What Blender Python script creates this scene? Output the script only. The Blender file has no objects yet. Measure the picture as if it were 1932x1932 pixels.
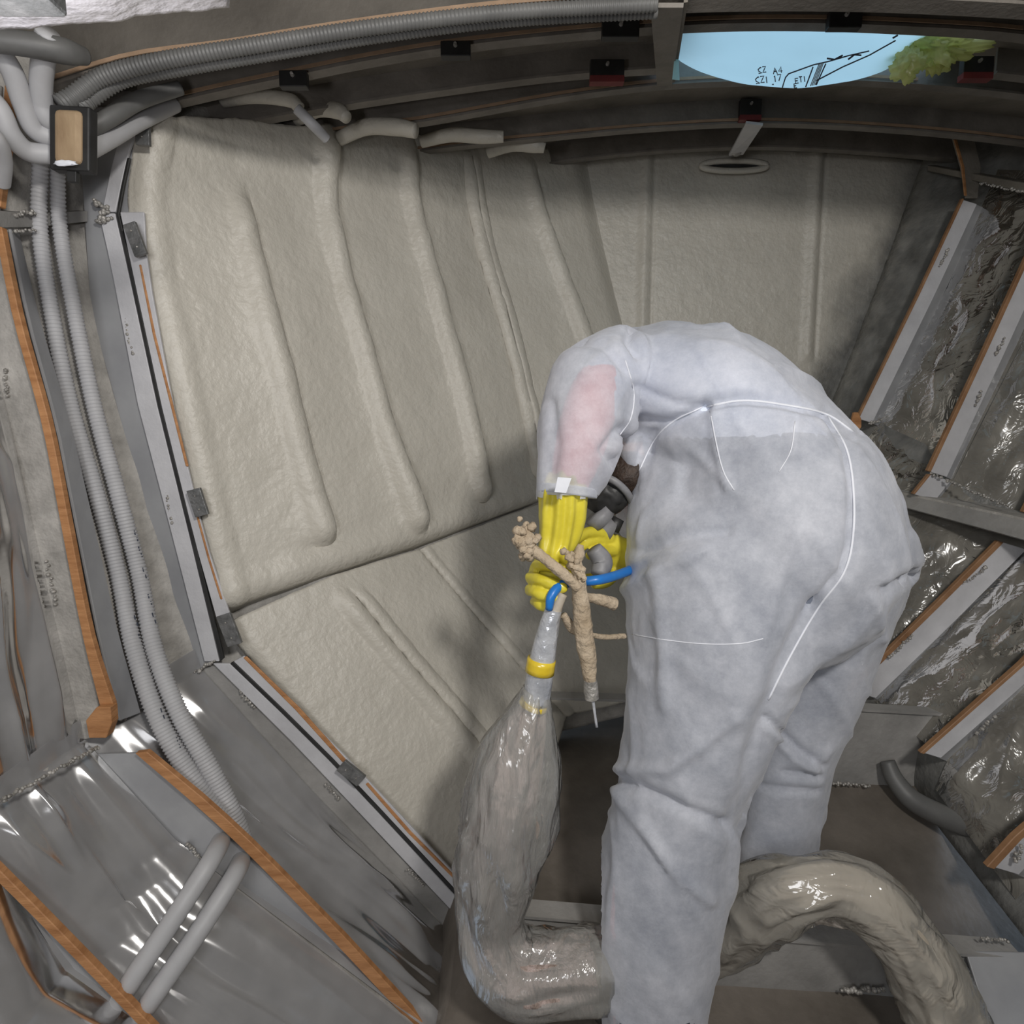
import bpy, bmesh, math, random
from mathutils import Vector, noise, Matrix
from mathutils.bvhtree import BVHTree
random.seed(7)
C = bpy.context.scene.collection
SC = bpy.context.scene
# ------------------------------------------------------------------ camera
F = 1150.0; PITCH = math.radians(8.0); CAM = Vector((0, 0, 1.10))
FWD = Vector((0, math.cos(PITCH), -math.sin(PITCH))); UP = Vector((0, math.sin(PITCH), math.cos(PITCH)))
cd = bpy.data.cameras.new('camera'); co = bpy.data.objects.new('camera', cd); C.objects.link(co)
co.location = CAM; co.rotation_euler = (math.radians(90) - PITCH, 0, 0)
cd.sensor_width = 36; cd.lens = 36 * F / 1932; cd.clip_start = 0.02
SC.camera = co
# ------------------------------------------------------------------ world, work lamp and added fill lights
w = bpy.data.worlds.new('world'); SC.world = w; w.use_nodes = True
bg = w.node_tree.nodes['Background']; bg.inputs[0].default_value = (0.62, 0.78, 1.0, 1); bg.inputs[1].default_value = 1.2
def area(name, loc, target, size, power, col=(1, 1, 1)):
    l = bpy.data.lights.new(name, 'AREA'); l.shape = 'DISK'; l.size = size; l.energy = power; l.color = col
    o = bpy.data.objects.new(name, l); C.objects.link(o); o.location = loc
    o.rotation_euler = (Vector(target) - Vector(loc)).to_track_quat('-Z', 'Y').to_euler(); return o
area('work_lamp', (0.42, -0.30, 1.68), (0.0, 1.5, 0.85), 0.16, 16.5, (1.0, 0.965, 0.92))
area('fill_light', (-0.35, -0.75, 1.30), (-0.1, 1.5, 1.0), 0.6, 9.0, (0.97, 0.975, 1.0))  # added broad fill standing in for bounced light
area('foil_fill', (-0.36, 0.42, 1.30), (-0.50, 0.66, 1.55), 0.08, 1.0, (1.0, 0.98, 1.0))  # added fill aimed up to brighten the foil board
SC.view_settings.view_transform = 'Standard'; SC.view_settings.look = 'None'
SC.view_settings.exposure = 0.0; SC.view_settings.gamma = 1.0; SC.view_settings.use_curve_mapping = False

# ------------------------------------------------------------------ helpers
def ray(px, py):
    return (FWD + Vector((1, 0, 0)) * ((px - 966) / F) - UP * ((py - 966) / F))
def at(px, py, Y):                       # point of the transverse plane Y seen along that direction
    d = ray(px, py); return CAM + d * (Y / d.y)
def m_of(r, P): return r / F * (P - CAM).dot(FWD)
def tag(o, label=None, cat=None, group=None, kind=None):
    if label: o['label'] = label
    if cat: o['category'] = cat
    if group: o['group'] = group
    if kind: o['kind'] = kind
    return o
def empty(name, loc, label, cat, group=None):
    o = bpy.data.objects.new(name, None); C.objects.link(o); o.location = loc; o.empty_display_size = 0.05
    bpy.context.view_layer.update()
    return tag(o, label, cat, group)
def link(name, me, mat, parent=None, smooth=True):
    o = bpy.data.objects.new(name, me); C.objects.link(o)
    if mat is not None and not me.materials:
        for m in (mat if isinstance(mat, (list, tuple)) else [mat]): me.materials.append(m)
    if smooth: me.shade_smooth()
    if parent:
        o.parent = parent
        root = parent; off = Vector(parent.location)
        while root.parent: root = root.parent; off += Vector(root.location)
        o.location = -off
    return o
def recalc(me):
    bm = bmesh.new(); bm.from_mesh(me); bmesh.ops.recalc_face_normals(bm, faces=bm.faces); bm.to_mesh(me); bm.free()
def mesh(vs, fs, fix=True):
    me = bpy.data.meshes.new('m'); me.from_pydata([tuple(v) for v in vs], [], fs); me.update()
    if fix: recalc(me)
    return me
def merge(parts):
    V, Fc = [], []
    for v, f in parts:
        k = len(V); V += v; Fc += [tuple(i + k for i in q) for q in f]
    return V, Fc
def lerp(a, b, t): return a + (b - a) * t
def interp(pts, n, smooth=True):
    """resample list of tuples/vectors to n points by catmull-rom or linear, uniform in index-chord length"""
    P = [Vector(p) for p in pts]
    if len(P) < 2: return P
    L = [0]
    for a, b in zip(P, P[1:]): L.append(L[-1] + max(1e-6, (Vector(b[:3]) - Vector(a[:3])).length))
    out = []; k = 0
    for i in range(n):
        s = L[-1] * i / (n - 1)
        while k < len(P) - 2 and s > L[k + 1]: k += 1
        t = min(1, max(0, (s - L[k]) / (L[k + 1] - L[k])))
        a, b = P[k], P[k + 1]
        if not smooth: out.append(lerp(a, b, t)); continue
        h0 = L[k + 1] - L[k]
        ta = (P[k + 1] - P[k - 1]) / (L[k + 1] - L[k - 1]) * h0 if k > 0 else (b - a)
        tb = (P[k + 2] - P[k]) / (L[k + 2] - L[k]) * h0 if k < len(P) - 2 else (b - a)
        t2, t3 = t * t, t * t * t
        out.append(a * (2 * t3 - 3 * t2 + 1) + ta * (t3 - 2 * t2 + t) + b * (-2 * t3 + 3 * t2) + tb * (t3 - t2))
    return out
def tube_data(pts, radii, seg=14, cap=True, rfun=None):
    vs, fs = [], []; n = len(pts); N = None
    for i, p in enumerate(pts):
        a = pts[max(0, i - 1)]; b = pts[min(n - 1, i + 1)]; T = (b - a).normalized()
        if N is None:
            N = T.orthogonal().normalized()
        N = (N - T * N.dot(T)).normalized(); B = T.cross(N)
        for k in range(seg):
            an = 2 * math.pi * k / seg
            r = radii[i] * (rfun(i / (n - 1), an) if rfun else 1)
            vs.append(p + (N * math.cos(an) + B * math.sin(an)) * r)
        if i:
            o = (i - 1) * seg
            for k in range(seg): fs.append((o + k, o + (k + 1) % seg, o + seg + (k + 1) % seg, o + seg + k))
    if cap:
        fs.append(tuple(range(seg))[::-1]); fs.append(tuple((n - 1) * seg + k for k in range(seg)))
    return vs, fs
def ptube(path, n=40, seg=14, corr=0, rfun=None, smooth=True):
    """path of (px,py,Y,rpx) -> tube"""
    raw = []
    for px, py, Y, r in path:
        P = at(px, py, Y); raw.append((P.x, P.y, P.z, m_of(r, P)))
    if corr:
        tot = sum((Vector(a[:3]) - Vector(b[:3])).length for a, b in zip(raw, raw[1:])); n = int(tot / corr * 4) + 2
    V = interp4(raw, n, smooth)
    pts = [Vector(v[:3]) for v in V]; rad = [v[3] for v in V]
    if corr: rad = [r * (1.0 if i % 4 < 2 else 0.88) for i, r in enumerate(rad)]
    return tube_data(pts, rad, seg, True, rfun)
def interp4(raw, n, smooth=True):
    P = [Vector(p) for p in raw]
    return interp(P, n, smooth)
def slab(A, B, th, nrm=None):
    """solid strip between polylines A and B (same length), thickness th to the side nrm"""
    n = len(A); vs, fs = [], []
    for i in range(n):
        T = (A[min(n - 1, i + 1)] - A[max(0, i - 1)]); N = T.cross(B[i] - A[i]).normalized()
        if nrm is not None and N.dot(nrm) < 0: N = -N
        vs += [A[i], B[i], B[i] + N * th, A[i] + N * th]
        if i:
            o = (i - 1) * 4
            for k in range(4): fs.append((o + k, o + (k + 1) % 4, o + 4 + (k + 1) % 4, o + 4 + k))
    fs.append((0, 1, 2, 3)); fs.append(((n - 1) * 4, (n - 1) * 4 + 1, (n - 1) * 4 + 2, (n - 1) * 4 + 3))
    return vs, fs
def boxd(c, ax, ay, az):
    c = Vector(c); vs = [c + ax * i + ay * j + az * k for i in (-1, 1) for j in (-1, 1) for k in (-1, 1)]
    return vs, [(0, 1, 3, 2), (4, 6, 7, 5), (0, 4, 5, 1), (2, 3, 7, 6), (0, 2, 6, 4), (1, 5, 7, 3)]
def grid(rows, thick=0.0):
    """rows of points -> surface"""
    m, n = len(rows), len(rows[0]); vs = [p for r in rows for p in r]; fs = []
    for i in range(m - 1):
        for j in range(n - 1): fs.append((i * n + j, i * n + j + 1, (i + 1) * n + j + 1, (i + 1) * n + j))
    return vs, fs
def bevel(o, w, seg=2):
    m = o.modifiers.new('bevel', 'BEVEL'); m.width = w; m.segments = seg; m.limit_method = 'ANGLE'; m.angle_limit = math.radians(40)
    return o
def solid(o, t, off=-1):
    m = o.modifiers.new('solid', 'SOLIDIFY'); m.thickness = t; m.offset = off; return o
def loft(stations, nu, nv, smooth_u=True, smooth_v=False):
    """stations: lists of world points (same count) -> rows nu x nv"""
    cols = [interp([tuple(p) for p in s], nv, smooth_v) for s in stations]
    rows = []
    tr = [interp([tuple(c[j]) for c in cols], nu, smooth_u) for j in range(nv)]
    for i in range(nu): rows.append([tr[j][i] for j in range(nv)])
    return rows
def fbm(p, o=4): return noise.fractal(p, 1.0, 2.0, o)
def normals_of(rows, toward):
    m, n = len(rows), len(rows[0]); out = []
    for i in range(m):
        r = []
        for j in range(n):
            a = rows[min(m - 1, i + 1)][j] - rows[max(0, i - 1)][j]; b = rows[i][min(n - 1, j + 1)] - rows[i][max(0, j - 1)]
            N = a.cross(b)
            N = N.normalized() if N.length > 1e-9 else Vector((0, -1, 0))
            if N.dot(toward - rows[i][j]) < 0: N = -N
            r.append(N)
        out.append(r)
    return out
def sstep(a, b, x):
    t = min(1, max(0, (x - a) / (b - a))); return t * t * (3 - 2 * t)

# ------------------------------------------------------------------ materials
def nt(name):
    m = bpy.data.materials.new(name); m.use_nodes = True; t = m.node_tree
    return m, t, t.nodes['Principled BSDF'], t.nodes['Material Output']
def N(t, ty, **kw):
    n = t.nodes.new(ty)
    for k, v in kw.items():
        if k in n.inputs.keys(): n.inputs[k].default_value = v
        else: setattr(n, k, v)
    return n
def ramp(t, fac, stops):
    r = t.nodes.new('ShaderNodeValToRGB'); t.links.new(fac, r.inputs[0]); e = r.color_ramp.elements
    e[0].position, e[0].color = stops[0][0], (*stops[0][1], 1); e[1].position, e[1].color = stops[1][0], (*stops[1][1], 1)
    for p, c in stops[2:]:
        x = e.new(p); x.color = (*c, 1)
    return r
def plain(name, c1, c2, scale=8, rough=0.5, metal=0.0, bump=0.1, bscale=60, coat=0, bdist=0.004, stretch=(1, 1, 1), det=5):
    m, t, b, out = nt(name)
    tc = N(t, 'ShaderNodeTexCoord'); mp = N(t, 'ShaderNodeMapping'); mp.inputs['Scale'].default_value = stretch
    t.links.new(tc.outputs['Object'], mp.inputs[0])
    n1 = N(t, 'ShaderNodeTexNoise', Scale=scale, Detail=det, Roughness=0.6); t.links.new(mp.outputs[0], n1.inputs[0])
    r = ramp(t, n1.outputs[0], [(0.3, c1), (0.7, c2)]); t.links.new(r.outputs[0], b.inputs['Base Color'])
    n2 = N(t, 'ShaderNodeTexNoise', Scale=bscale, Detail=4.0); t.links.new(mp.outputs[0], n2.inputs[0])
    bp = N(t, 'ShaderNodeBump', Strength=bump, Distance=bdist); t.links.new(n2.outputs[0], bp.inputs['Height'])
    t.links.new(bp.outputs[0], b.inputs['Normal'])
    b.inputs['Roughness'].default_value = rough; b.inputs['Metallic'].default_value = metal; b.inputs['Coat Weight'].default_value = coat
    return m
def foam_mat(attr=None):
    m = plain('spray_foam' + ('_fade' if attr else ''), (0.50, 0.47, 0.41), (0.60, 0.57, 0.505), 5, 0.45, 0, 0.5, 75, 0.0, 0.006)
    t = m.node_tree; b = t.nodes['Principled BSDF']
    tc = N(t, 'ShaderNodeTexCoord'); n = N(t, 'ShaderNodeTexNoise', Scale=2.2, Detail=3.0)
    t.links.new(tc.outputs['Object'], n.inputs[0])
    old = b.inputs['Base Color'].links[0].from_socket
    mx = N(t, 'ShaderNodeMix', data_type='RGBA'); t.links.new(n.outputs[0], mx.inputs[0])
    t.links.new(old, mx.inputs[6]); mx.inputs[7].default_value = (0.51, 0.485, 0.425, 1); t.links.new(mx.outputs[2], b.inputs['Base Color'])
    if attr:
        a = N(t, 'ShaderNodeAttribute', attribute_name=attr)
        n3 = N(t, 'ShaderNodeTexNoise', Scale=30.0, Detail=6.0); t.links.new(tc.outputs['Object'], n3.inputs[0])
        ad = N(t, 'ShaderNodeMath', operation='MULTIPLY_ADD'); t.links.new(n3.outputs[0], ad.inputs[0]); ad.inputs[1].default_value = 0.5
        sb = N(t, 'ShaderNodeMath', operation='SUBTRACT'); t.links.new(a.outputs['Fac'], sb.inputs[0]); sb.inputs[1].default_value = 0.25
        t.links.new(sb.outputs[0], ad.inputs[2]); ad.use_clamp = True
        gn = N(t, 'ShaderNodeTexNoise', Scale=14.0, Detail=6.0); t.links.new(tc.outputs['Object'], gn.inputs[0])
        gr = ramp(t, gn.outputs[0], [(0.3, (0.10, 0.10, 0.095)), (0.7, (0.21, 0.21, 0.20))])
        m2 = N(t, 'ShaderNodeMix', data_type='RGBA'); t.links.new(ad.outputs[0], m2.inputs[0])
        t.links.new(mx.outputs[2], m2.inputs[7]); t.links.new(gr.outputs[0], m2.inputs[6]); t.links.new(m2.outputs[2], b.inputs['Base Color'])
    return m
M = {}
M['foam'] = foam_mat(); M['foam_fade'] = foam_mat('spray')
M['foam_raw'] = plain('raw_foam', (0.36, 0.28, 0.19), (0.52, 0.43, 0.32), 40, 0.85, 0, 0.8, 140, 0, 0.006)
M['steel'] = plain('hull_plate', (0.22, 0.215, 0.205), (0.36, 0.35, 0.335), 9, 0.55, 0.15, 0.35, 90)
M['rough_steel'] = plain('rough_plate', (0.26, 0.25, 0.23), (0.46, 0.44, 0.41), 22, 0.75, 0.05, 0.6, 130)
M['flange'] = plain('frame_flange', (0.48, 0.48, 0.50), (0.60, 0.60, 0.62), 12, 0.5, 0.1, 0.15, 150)
M['bluegrey'] = plain('primed_plate', (0.27, 0.275, 0.29), (0.37, 0.375, 0.385), 6, 0.4, 0.15, 0.1, 60)
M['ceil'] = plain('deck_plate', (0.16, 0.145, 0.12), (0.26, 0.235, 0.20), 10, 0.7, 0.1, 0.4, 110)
M['beam'] = plain('deck_beam_steel', (0.15, 0.135, 0.118), (0.24, 0.22, 0.195), 14, 0.65, 0.15, 0.3, 110)
M['beam_shaded'] = plain('shaded_beam_steel', (0.07, 0.062, 0.052), (0.12, 0.108, 0.092), 9, 0.65, 0.1, 0.3, 90)  # darker beam steel, blocked light painted into the nearest web
M['floor'] = plain('bilge_plate', (0.10, 0.087, 0.072), (0.20, 0.175, 0.15), 7, 0.45, 0.2, 0.3, 60)
M['dark'] = plain('dark_rubber', (0.012, 0.012, 0.012), (0.03, 0.03, 0.03), 20, 0.5, 0, 0.1)
M['tape'] = plain('grey_tape', (0.10, 0.105, 0.105), (0.22, 0.22, 0.22), 50, 0.4, 0.4, 0.7, 80)
M['weld'] = plain('weld_bead', (0.24, 0.23, 0.21), (0.50, 0.48, 0.45), 60, 0.4, 0.3, 0.8, 160)
M['wood'] = plain('orange_batten', (0.32, 0.14, 0.05), (0.52, 0.26, 0.11), 16, 0.6, 0, 0.35, 90, 0, 0.003, (1, 1, 5))
M['wood_dull'] = plain('brown_batten', (0.20, 0.10, 0.045), (0.36, 0.20, 0.10), 16, 0.6, 0, 0.3)
M['orange_edge'] = plain('rust_edge', (0.24, 0.16, 0.10), (0.34, 0.23, 0.15), 30, 0.7, 0, 0.3)
M['plywood'] = plain('wood_block', (0.24, 0.16, 0.09), (0.42, 0.31, 0.19), 22, 0.7, 0, 0.3, 90, 0, 0.003, (1, 1, .4))
M['conduit'] = plain('grey_conduit', (0.38, 0.38, 0.39), (0.48, 0.48, 0.49), 10, 0.5, 0, 0.05)
M['conduit_d'] = plain('dark_conduit', (0.09, 0.09, 0.088), (0.15, 0.15, 0.145), 10, 0.5, 0, 0.05)
M['red'] = plain('red_primer', (0.12, 0.02, 0.02), (0.2, 0.03, 0.03), 20, 0.6)
M['yellow'] = plain('yellow_rubber', (0.58, 0.49, 0.03), (0.74, 0.64, 0.06), 14, 0.38, 0, 0.25, 50, 0.15)
M['ytape'] = plain('yellow_tape', (0.66, 0.46, 0.02), (0.8, 0.62, 0.05), 30, 0.3, 0, 0.2, 60, 0.6)
M['silver'] = plain('silver_tape', (0.40, 0.42, 0.46), (0.72, 0.74, 0.78), 26, 0.25, 0.35, 0.9, 45, 0, 0.006)
M['blue'] = plain('blue_hose', (0.015, 0.15, 0.50), (0.02, 0.20, 0.60), 20, 0.35, 0, 0.1)
M['foil'] = plain('foil', (0.70, 0.68, 0.72), (0.9, 0.88, 0.92), 8, 0.35, 0.2, 0.9, 30, 0, 0.01)
M['ink'] = plain('black_ink', (0.04, 0.05, 0.08), (0.07, 0.08, 0.10), 50, 0.6)
M['greyfilter'] = plain('grey_filter', (0.15, 0.15, 0.16), (0.26, 0.26, 0.27), 30, 0.5)
M['hair'] = plain('dark_brown_hair', (0.02, 0.012, 0.008), (0.05, 0.03, 0.02), 80, 0.6, 0, 0.6, 200)
M['skin'] = plain('skin', (0.45, 0.24, 0.17), (0.55, 0.31, 0.23), 12, 0.5)
M['shirt'] = plain('pink_shirt', (0.78, 0.22, 0.22), (0.86, 0.32, 0.30), 6, 0.8)
M['under'] = plain('pale_undershirt', (0.62, 0.68, 0.86), (0.74, 0.80, 0.92), 6, 0.8)
M['trous'] = plain('grey_trousers', (0.13, 0.15, 0.19), (0.20, 0.22, 0.27), 6, 0.8)
M['boot'] = plain('black_boot', (0.02, 0.02, 0.02), (0.05, 0.05, 0.05), 20, 0.5)
def film_mat(name, tr=0.35, col=(0.42, 0.42, 0.43), rough=0.12, bump=0.5, bs=9, gl=0.35, stretch=(1, 1, 1), dirt=None):
    """clear plastic: part of the light passes, a thin diffuse veil, a clear gloss"""
    m, t, b, out = nt(name); t.nodes.remove(b)
    tc = N(t, 'ShaderNodeTexCoord'); mp = N(t, 'ShaderNodeMapping'); mp.inputs['Scale'].default_value = stretch
    t.links.new(tc.outputs['Object'], mp.inputs[0])
    n = N(t, 'ShaderNodeTexNoise', Scale=bs, Detail=3.0, Distortion=1.2); t.links.new(mp.outputs[0], n.inputs[0])
    bp = N(t, 'ShaderNodeBump', Strength=bump, Distance=0.02); t.links.new(n.outputs[0], bp.inputs['Height'])
    T = N(t, 'ShaderNodeBsdfTransparent'); D = N(t, 'ShaderNodeBsdfDiffuse'); D.inputs[0].default_value = (*col, 1)
    if dirt:
        nn = N(t, 'ShaderNodeTexNoise', Scale=11.0, Detail=5.0); t.links.new(tc.outputs['Object'], nn.inputs[0])
        rr = ramp(t, nn.outputs[0], [(0.35, col), (0.68, dirt)]); t.links.new(rr.outputs[0], D.inputs[0])
    G = N(t, 'ShaderNodeBsdfGlossy'); G.inputs['Roughness'].default_value = rough
    t.links.new(bp.outputs[0], G.inputs['Normal']); t.links.new(bp.outputs[0], D.inputs['Normal'])
    a = N(t, 'ShaderNodeMixShader'); a.inputs[0].default_value = 1 - tr; t.links.new(T.outputs[0], a.inputs[1]); t.links.new(D.outputs[0], a.inputs[2])
    fr = N(t, 'ShaderNodeFresnel', IOR=1.5); mu = N(t, 'ShaderNodeMath', operation='MULTIPLY_ADD'); t.links.new(fr.outputs[0], mu.inputs[0])
    t.links.new(bp.outputs[0], fr.inputs['Normal'])
    mu.inputs[1].default_value = 1.0; mu.inputs[2].default_value = gl * 0.2; mu.use_clamp = True
    c = N(t, 'ShaderNodeMixShader'); t.links.new(mu.outputs[0], c.inputs[0]); t.links.new(a.outputs[0], c.inputs[1]); t.links.new(G.outputs[0], c.inputs[2])
    t.links.new(c.outputs[0], out.inputs[0]); return m
M['film_l'] = film_mat('film_over_left_bays', 0.35, (0.29, 0.29, 0.295), 0.15, 0.10, 5, 0.25, (1, 1, .5), (0.37, 0.37, 0.375))
M['film_r'] = film_mat('film_over_right_bays', 0.22, (0.17, 0.16, 0.14), 0.17, 0.35, 20, 0.1, (1, 1, 1), (0.30, 0.285, 0.25))
M['sleeve'] = film_mat('clear_sleeve', 0.66, (0.66, 0.66, 0.63), 0.16, 0.55, 9, 0.2, (3, 3, .8))
M['sleeve2'] = film_mat('clear_sleeve_dense', 0.62, (0.66, 0.63, 0.56), 0.12, 0.8, 11, 0.2)
M['bundle'] = plain('bundle', (0.24, 0.18, 0.14), (0.60, 0.48, 0.45), 6, 0.6, 0, 0.9, 18, 0.2, 0.01, (9, 9, 1.5))
M['bundle2'] = plain('lagging', (0.32, 0.27, 0.21), (0.50, 0.45, 0.37), 9, 0.6, 0, 0.5, 22, 0.2, 0.01)
def sheet_mat(name, col, tcol, mix=0.65):
    m, t, b, out = nt(name); t.nodes.remove(b)
    D = N(t, 'ShaderNodeBsdfDiffuse'); D.inputs[0].default_value = (*col, 1); L = N(t, 'ShaderNodeBsdfTranslucent'); L.inputs[0].default_value = (*tcol, 1)
    a = N(t, 'ShaderNodeMixShader'); a.inputs[0].default_value = mix; t.links.new(D.outputs[0], a.inputs[1]); t.links.new(L.outputs[0], a.inputs[2])
    G = N(t, 'ShaderNodeBsdfGlossy'); G.inputs['Roughness'].default_value = 0.25; c = N(t, 'ShaderNodeMixShader'); c.inputs[0].default_value = 0.04
    t.links.new(a.outputs[0], c.inputs[1]); t.links.new(G.outputs[0], c.inputs[2]); t.links.new(c.outputs[0], out.inputs[0]); return m
M['sheet'] = sheet_mat('hatch_sheet', (0.7, 0.82, 0.86), (0.72, 0.98, 1.0), 0.8)
M['ysheet'] = sheet_mat('yellowed_film', (0.62, 0.62, 0.30), (0.95, 0.95, 0.55), 0.6)
def suit_mat():
    m, t, b, out = nt('nonwoven_fabric')
    tc = N(t, 'ShaderNodeTexCoord')
    n = N(t, 'ShaderNodeTexNoise', Scale=10.0, Detail=9.0, Roughness=0.75); t.links.new(tc.outputs['Object'], n.inputs[0])
    r = ramp(t, n.outputs[0], [(0.3, (0.47, 0.50, 0.575)), (0.7, (0.74, 0.76, 0.83))]); t.links.new(r.outputs[0], b.inputs['Base Color'])
    n2 = N(t, 'ShaderNodeTexNoise', Scale=260.0, Detail=3.0); t.links.new(tc.outputs['Object'], n2.inputs[0])
    n3 = N(t, 'ShaderNodeTexNoise', Scale=22.0, Detail=4.0, Distortion=0.8); t.links.new(tc.outputs['Object'], n3.inputs[0])
    b1 = N(t, 'ShaderNodeBump', Strength=0.15, Distance=0.002); t.links.new(n2.outputs[0], b1.inputs['Height'])
    b2 = N(t, 'ShaderNodeBump', Strength=0.12, Distance=0.01); t.links.new(n3.outputs[0], b2.inputs['Height']); t.links.new(b1.outputs[0], b2.inputs['Normal'])
    t.links.new(b2.outputs[0], b.inputs['Normal']); b.inputs['Roughness'].default_value = 0.6; b.inputs['Sheen Weight'].default_value = 0.15
    T = N(t, 'ShaderNodeBsdfTransparent'); mr = N(t, 'ShaderNodeMapRange'); t.links.new(n.outputs[0], mr.inputs[0])
    mr.inputs[1].default_value = 0.3; mr.inputs[2].default_value = 0.7; mr.inputs[3].default_value = 0.52; mr.inputs[4].default_value = 0.34
    lw = N(t, 'ShaderNodeLayerWeight', Blend=0.35); iv = N(t, 'ShaderNodeMath', operation='SUBTRACT'); iv.inputs[0].default_value = 1.0; t.links.new(lw.outputs['Facing'], iv.inputs[1])
    ml = N(t, 'ShaderNodeMath', operation='MULTIPLY'); t.links.new(mr.outputs[0], ml.inputs[0]); t.links.new(iv.outputs[0], ml.inputs[1])
    c = N(t, 'ShaderNodeMixShader'); t.links.new(ml.outputs[0], c.inputs[0]); t.links.new(b.outputs[0], c.inputs[1]); t.links.new(T.outputs[0], c.inputs[2])
    t.links.new(c.outputs[0], out.inputs[0]); return m
M['suit'] = suit_mat()
M['seam'] = plain('suit_seam', (0.66, 0.68, 0.74), (0.76, 0.78, 0.83), 20, 0.6)

# ================================================================== SETTING
IN = Vector((0.3, 0.6, 1.0))
def struct(name, o): o.name = name; o['kind'] = 'structure'; return o
def P3(L): return [at(*p) for p in L]
FS = [[(283, 218), (262, 400), (330, 740), (425, 1150)], [(430, 228), (445, 400), (530, 720), (622, 1082)],
      [(612, 250), (610, 400), (692, 720), (790, 1028)], [(760, 258), (770, 400), (858, 720), (910, 985)],
      [(875, 270), (888, 400), (972, 720), (1018, 945)], [(985, 285), (1008, 400), (1110, 680), (1165, 905)],
      [(1110, 292), (1130, 400), (1200, 680), (1250, 880)]]
FY = [1.2, 1.35, 1.52, 1.70, 1.86, 1.98, 2.1]
LS = [[(432, 1172, 1.2), (560, 1330, 1.2), (700, 1490, 1.2), (880, 1700, 1.2)],
      [(628, 1086, 1.35), (740, 1225, 1.35), (870, 1375, 1.35), (1010, 1545, 1.35)],
      [(792, 1036, 1.53), (890, 1150, 1.53), (985, 1258, 1.53), (1068, 1350, 1.53)],
      [(1015, 950, 1.86), (1085, 1075, 1.76), (1160, 1200, 1.66), (1230, 1313, 1.56)],
      [(1165, 905, 1.98), (1270, 1050, 1.85), (1370, 1200, 1.70), (1460, 1316, 1.56)],
      [(1400, 900, 2.08), (1440, 1050, 1.9), (1520, 1200, 1.73), (1600, 1322, 1.56)]]
# ---- left hull plate (behind the frames)
HL = [  # top, knuckle, mids, chine, lower mid, lower end
    [Vector((-1.35, -1.2, 1.55)), Vector((-1.45, -1.2, 1.35)), Vector((-1.38, -1.2, .95)), Vector((-1.30, -1.2, .42)), Vector((-.95, -1.2, .2)), Vector((-.25, -1.2, -.02))],
    [Vector((-1.02, .5, 1.60)), Vector((-1.12, .5, 1.38)), Vector((-1.07, .5, .95)), Vector((-1.0, .5, .48)), Vector((-.72, .5, .25)), Vector((-.2, .5, 0))],
    P3([(-250, 120, .86), (-290, 380, .86), (-190, 900, .86), (-60, 1550, .86), (120, 1830, .86), (520, 2120, .86)]),
    P3([(-75, 150, 1.03), (-95, 400, 1.03), (10, 800, 1.03), (150, 1400, 1.03), (330, 1590, 1.03), (720, 1985, 1.03)]),
    P3([(190, 190, 1.2), (130, 390, 1.2), (215, 760, 1.2), (375, 1262, 1.2), (600, 1510, 1.2), (850, 1775, 1.2)])]
HLX = []
for fi, li in ((1, 1), (2, 2), (4, 3), (5, 4), (6, 5)):
    a_ = [at(x, y, FY[fi]) + Vector((-.05, .03, 0)) for x, y in FS[fi]]; b_ = [at(*LS[li][k]) + Vector((-.02, 0, -.045)) for k in (0, 2, 3)]
    HLX.append(a_[:3] + b_)
HL[4][5] = at(905, 1832, 1.19); HL[3][5] = at(880, 2010, 1.0)
rows = loft([[q_[0] + Vector((-.05, 0, .14))] + q_ for q_ in HL + HLX], 100, 180, False, False)
for i, r in enumerate(rows):
    for j, p in enumerate(r): rows[i][j] = p + Vector((1, 0, 0.4)) * (0.003 * fbm(p * 6))
k = 35
struct('wall_left', solid(link('wall_left', mesh(*grid(rows)), M['rough_steel']), 0.008, 0))
# ---- foam on the left side
NU, NV = 300, 170
rows = loft([[at(x, y, Y) for x, y in s] for s, Y in zip(FS, FY)], NU, NV, False, True)
nr = normals_of(rows, Vector((0, 0.3, 1.0)))
mid = [s[2] for s in FS]
def ustat(jrow):  # u positions of stations along index, by chord at row j
    cols = [interp([tuple(at(x, y, Y)) for x, y in s], NV, True)[jrow] for s, Y in zip(FS, FY)]
    L = [0]
    for a, b in zip(cols, cols[1:]): L.append(L[-1] + (a - b).length)
    return [l / L[-1] for l in L], L[-1]
tab = [ustat(j) for j in range(NV)]
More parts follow.
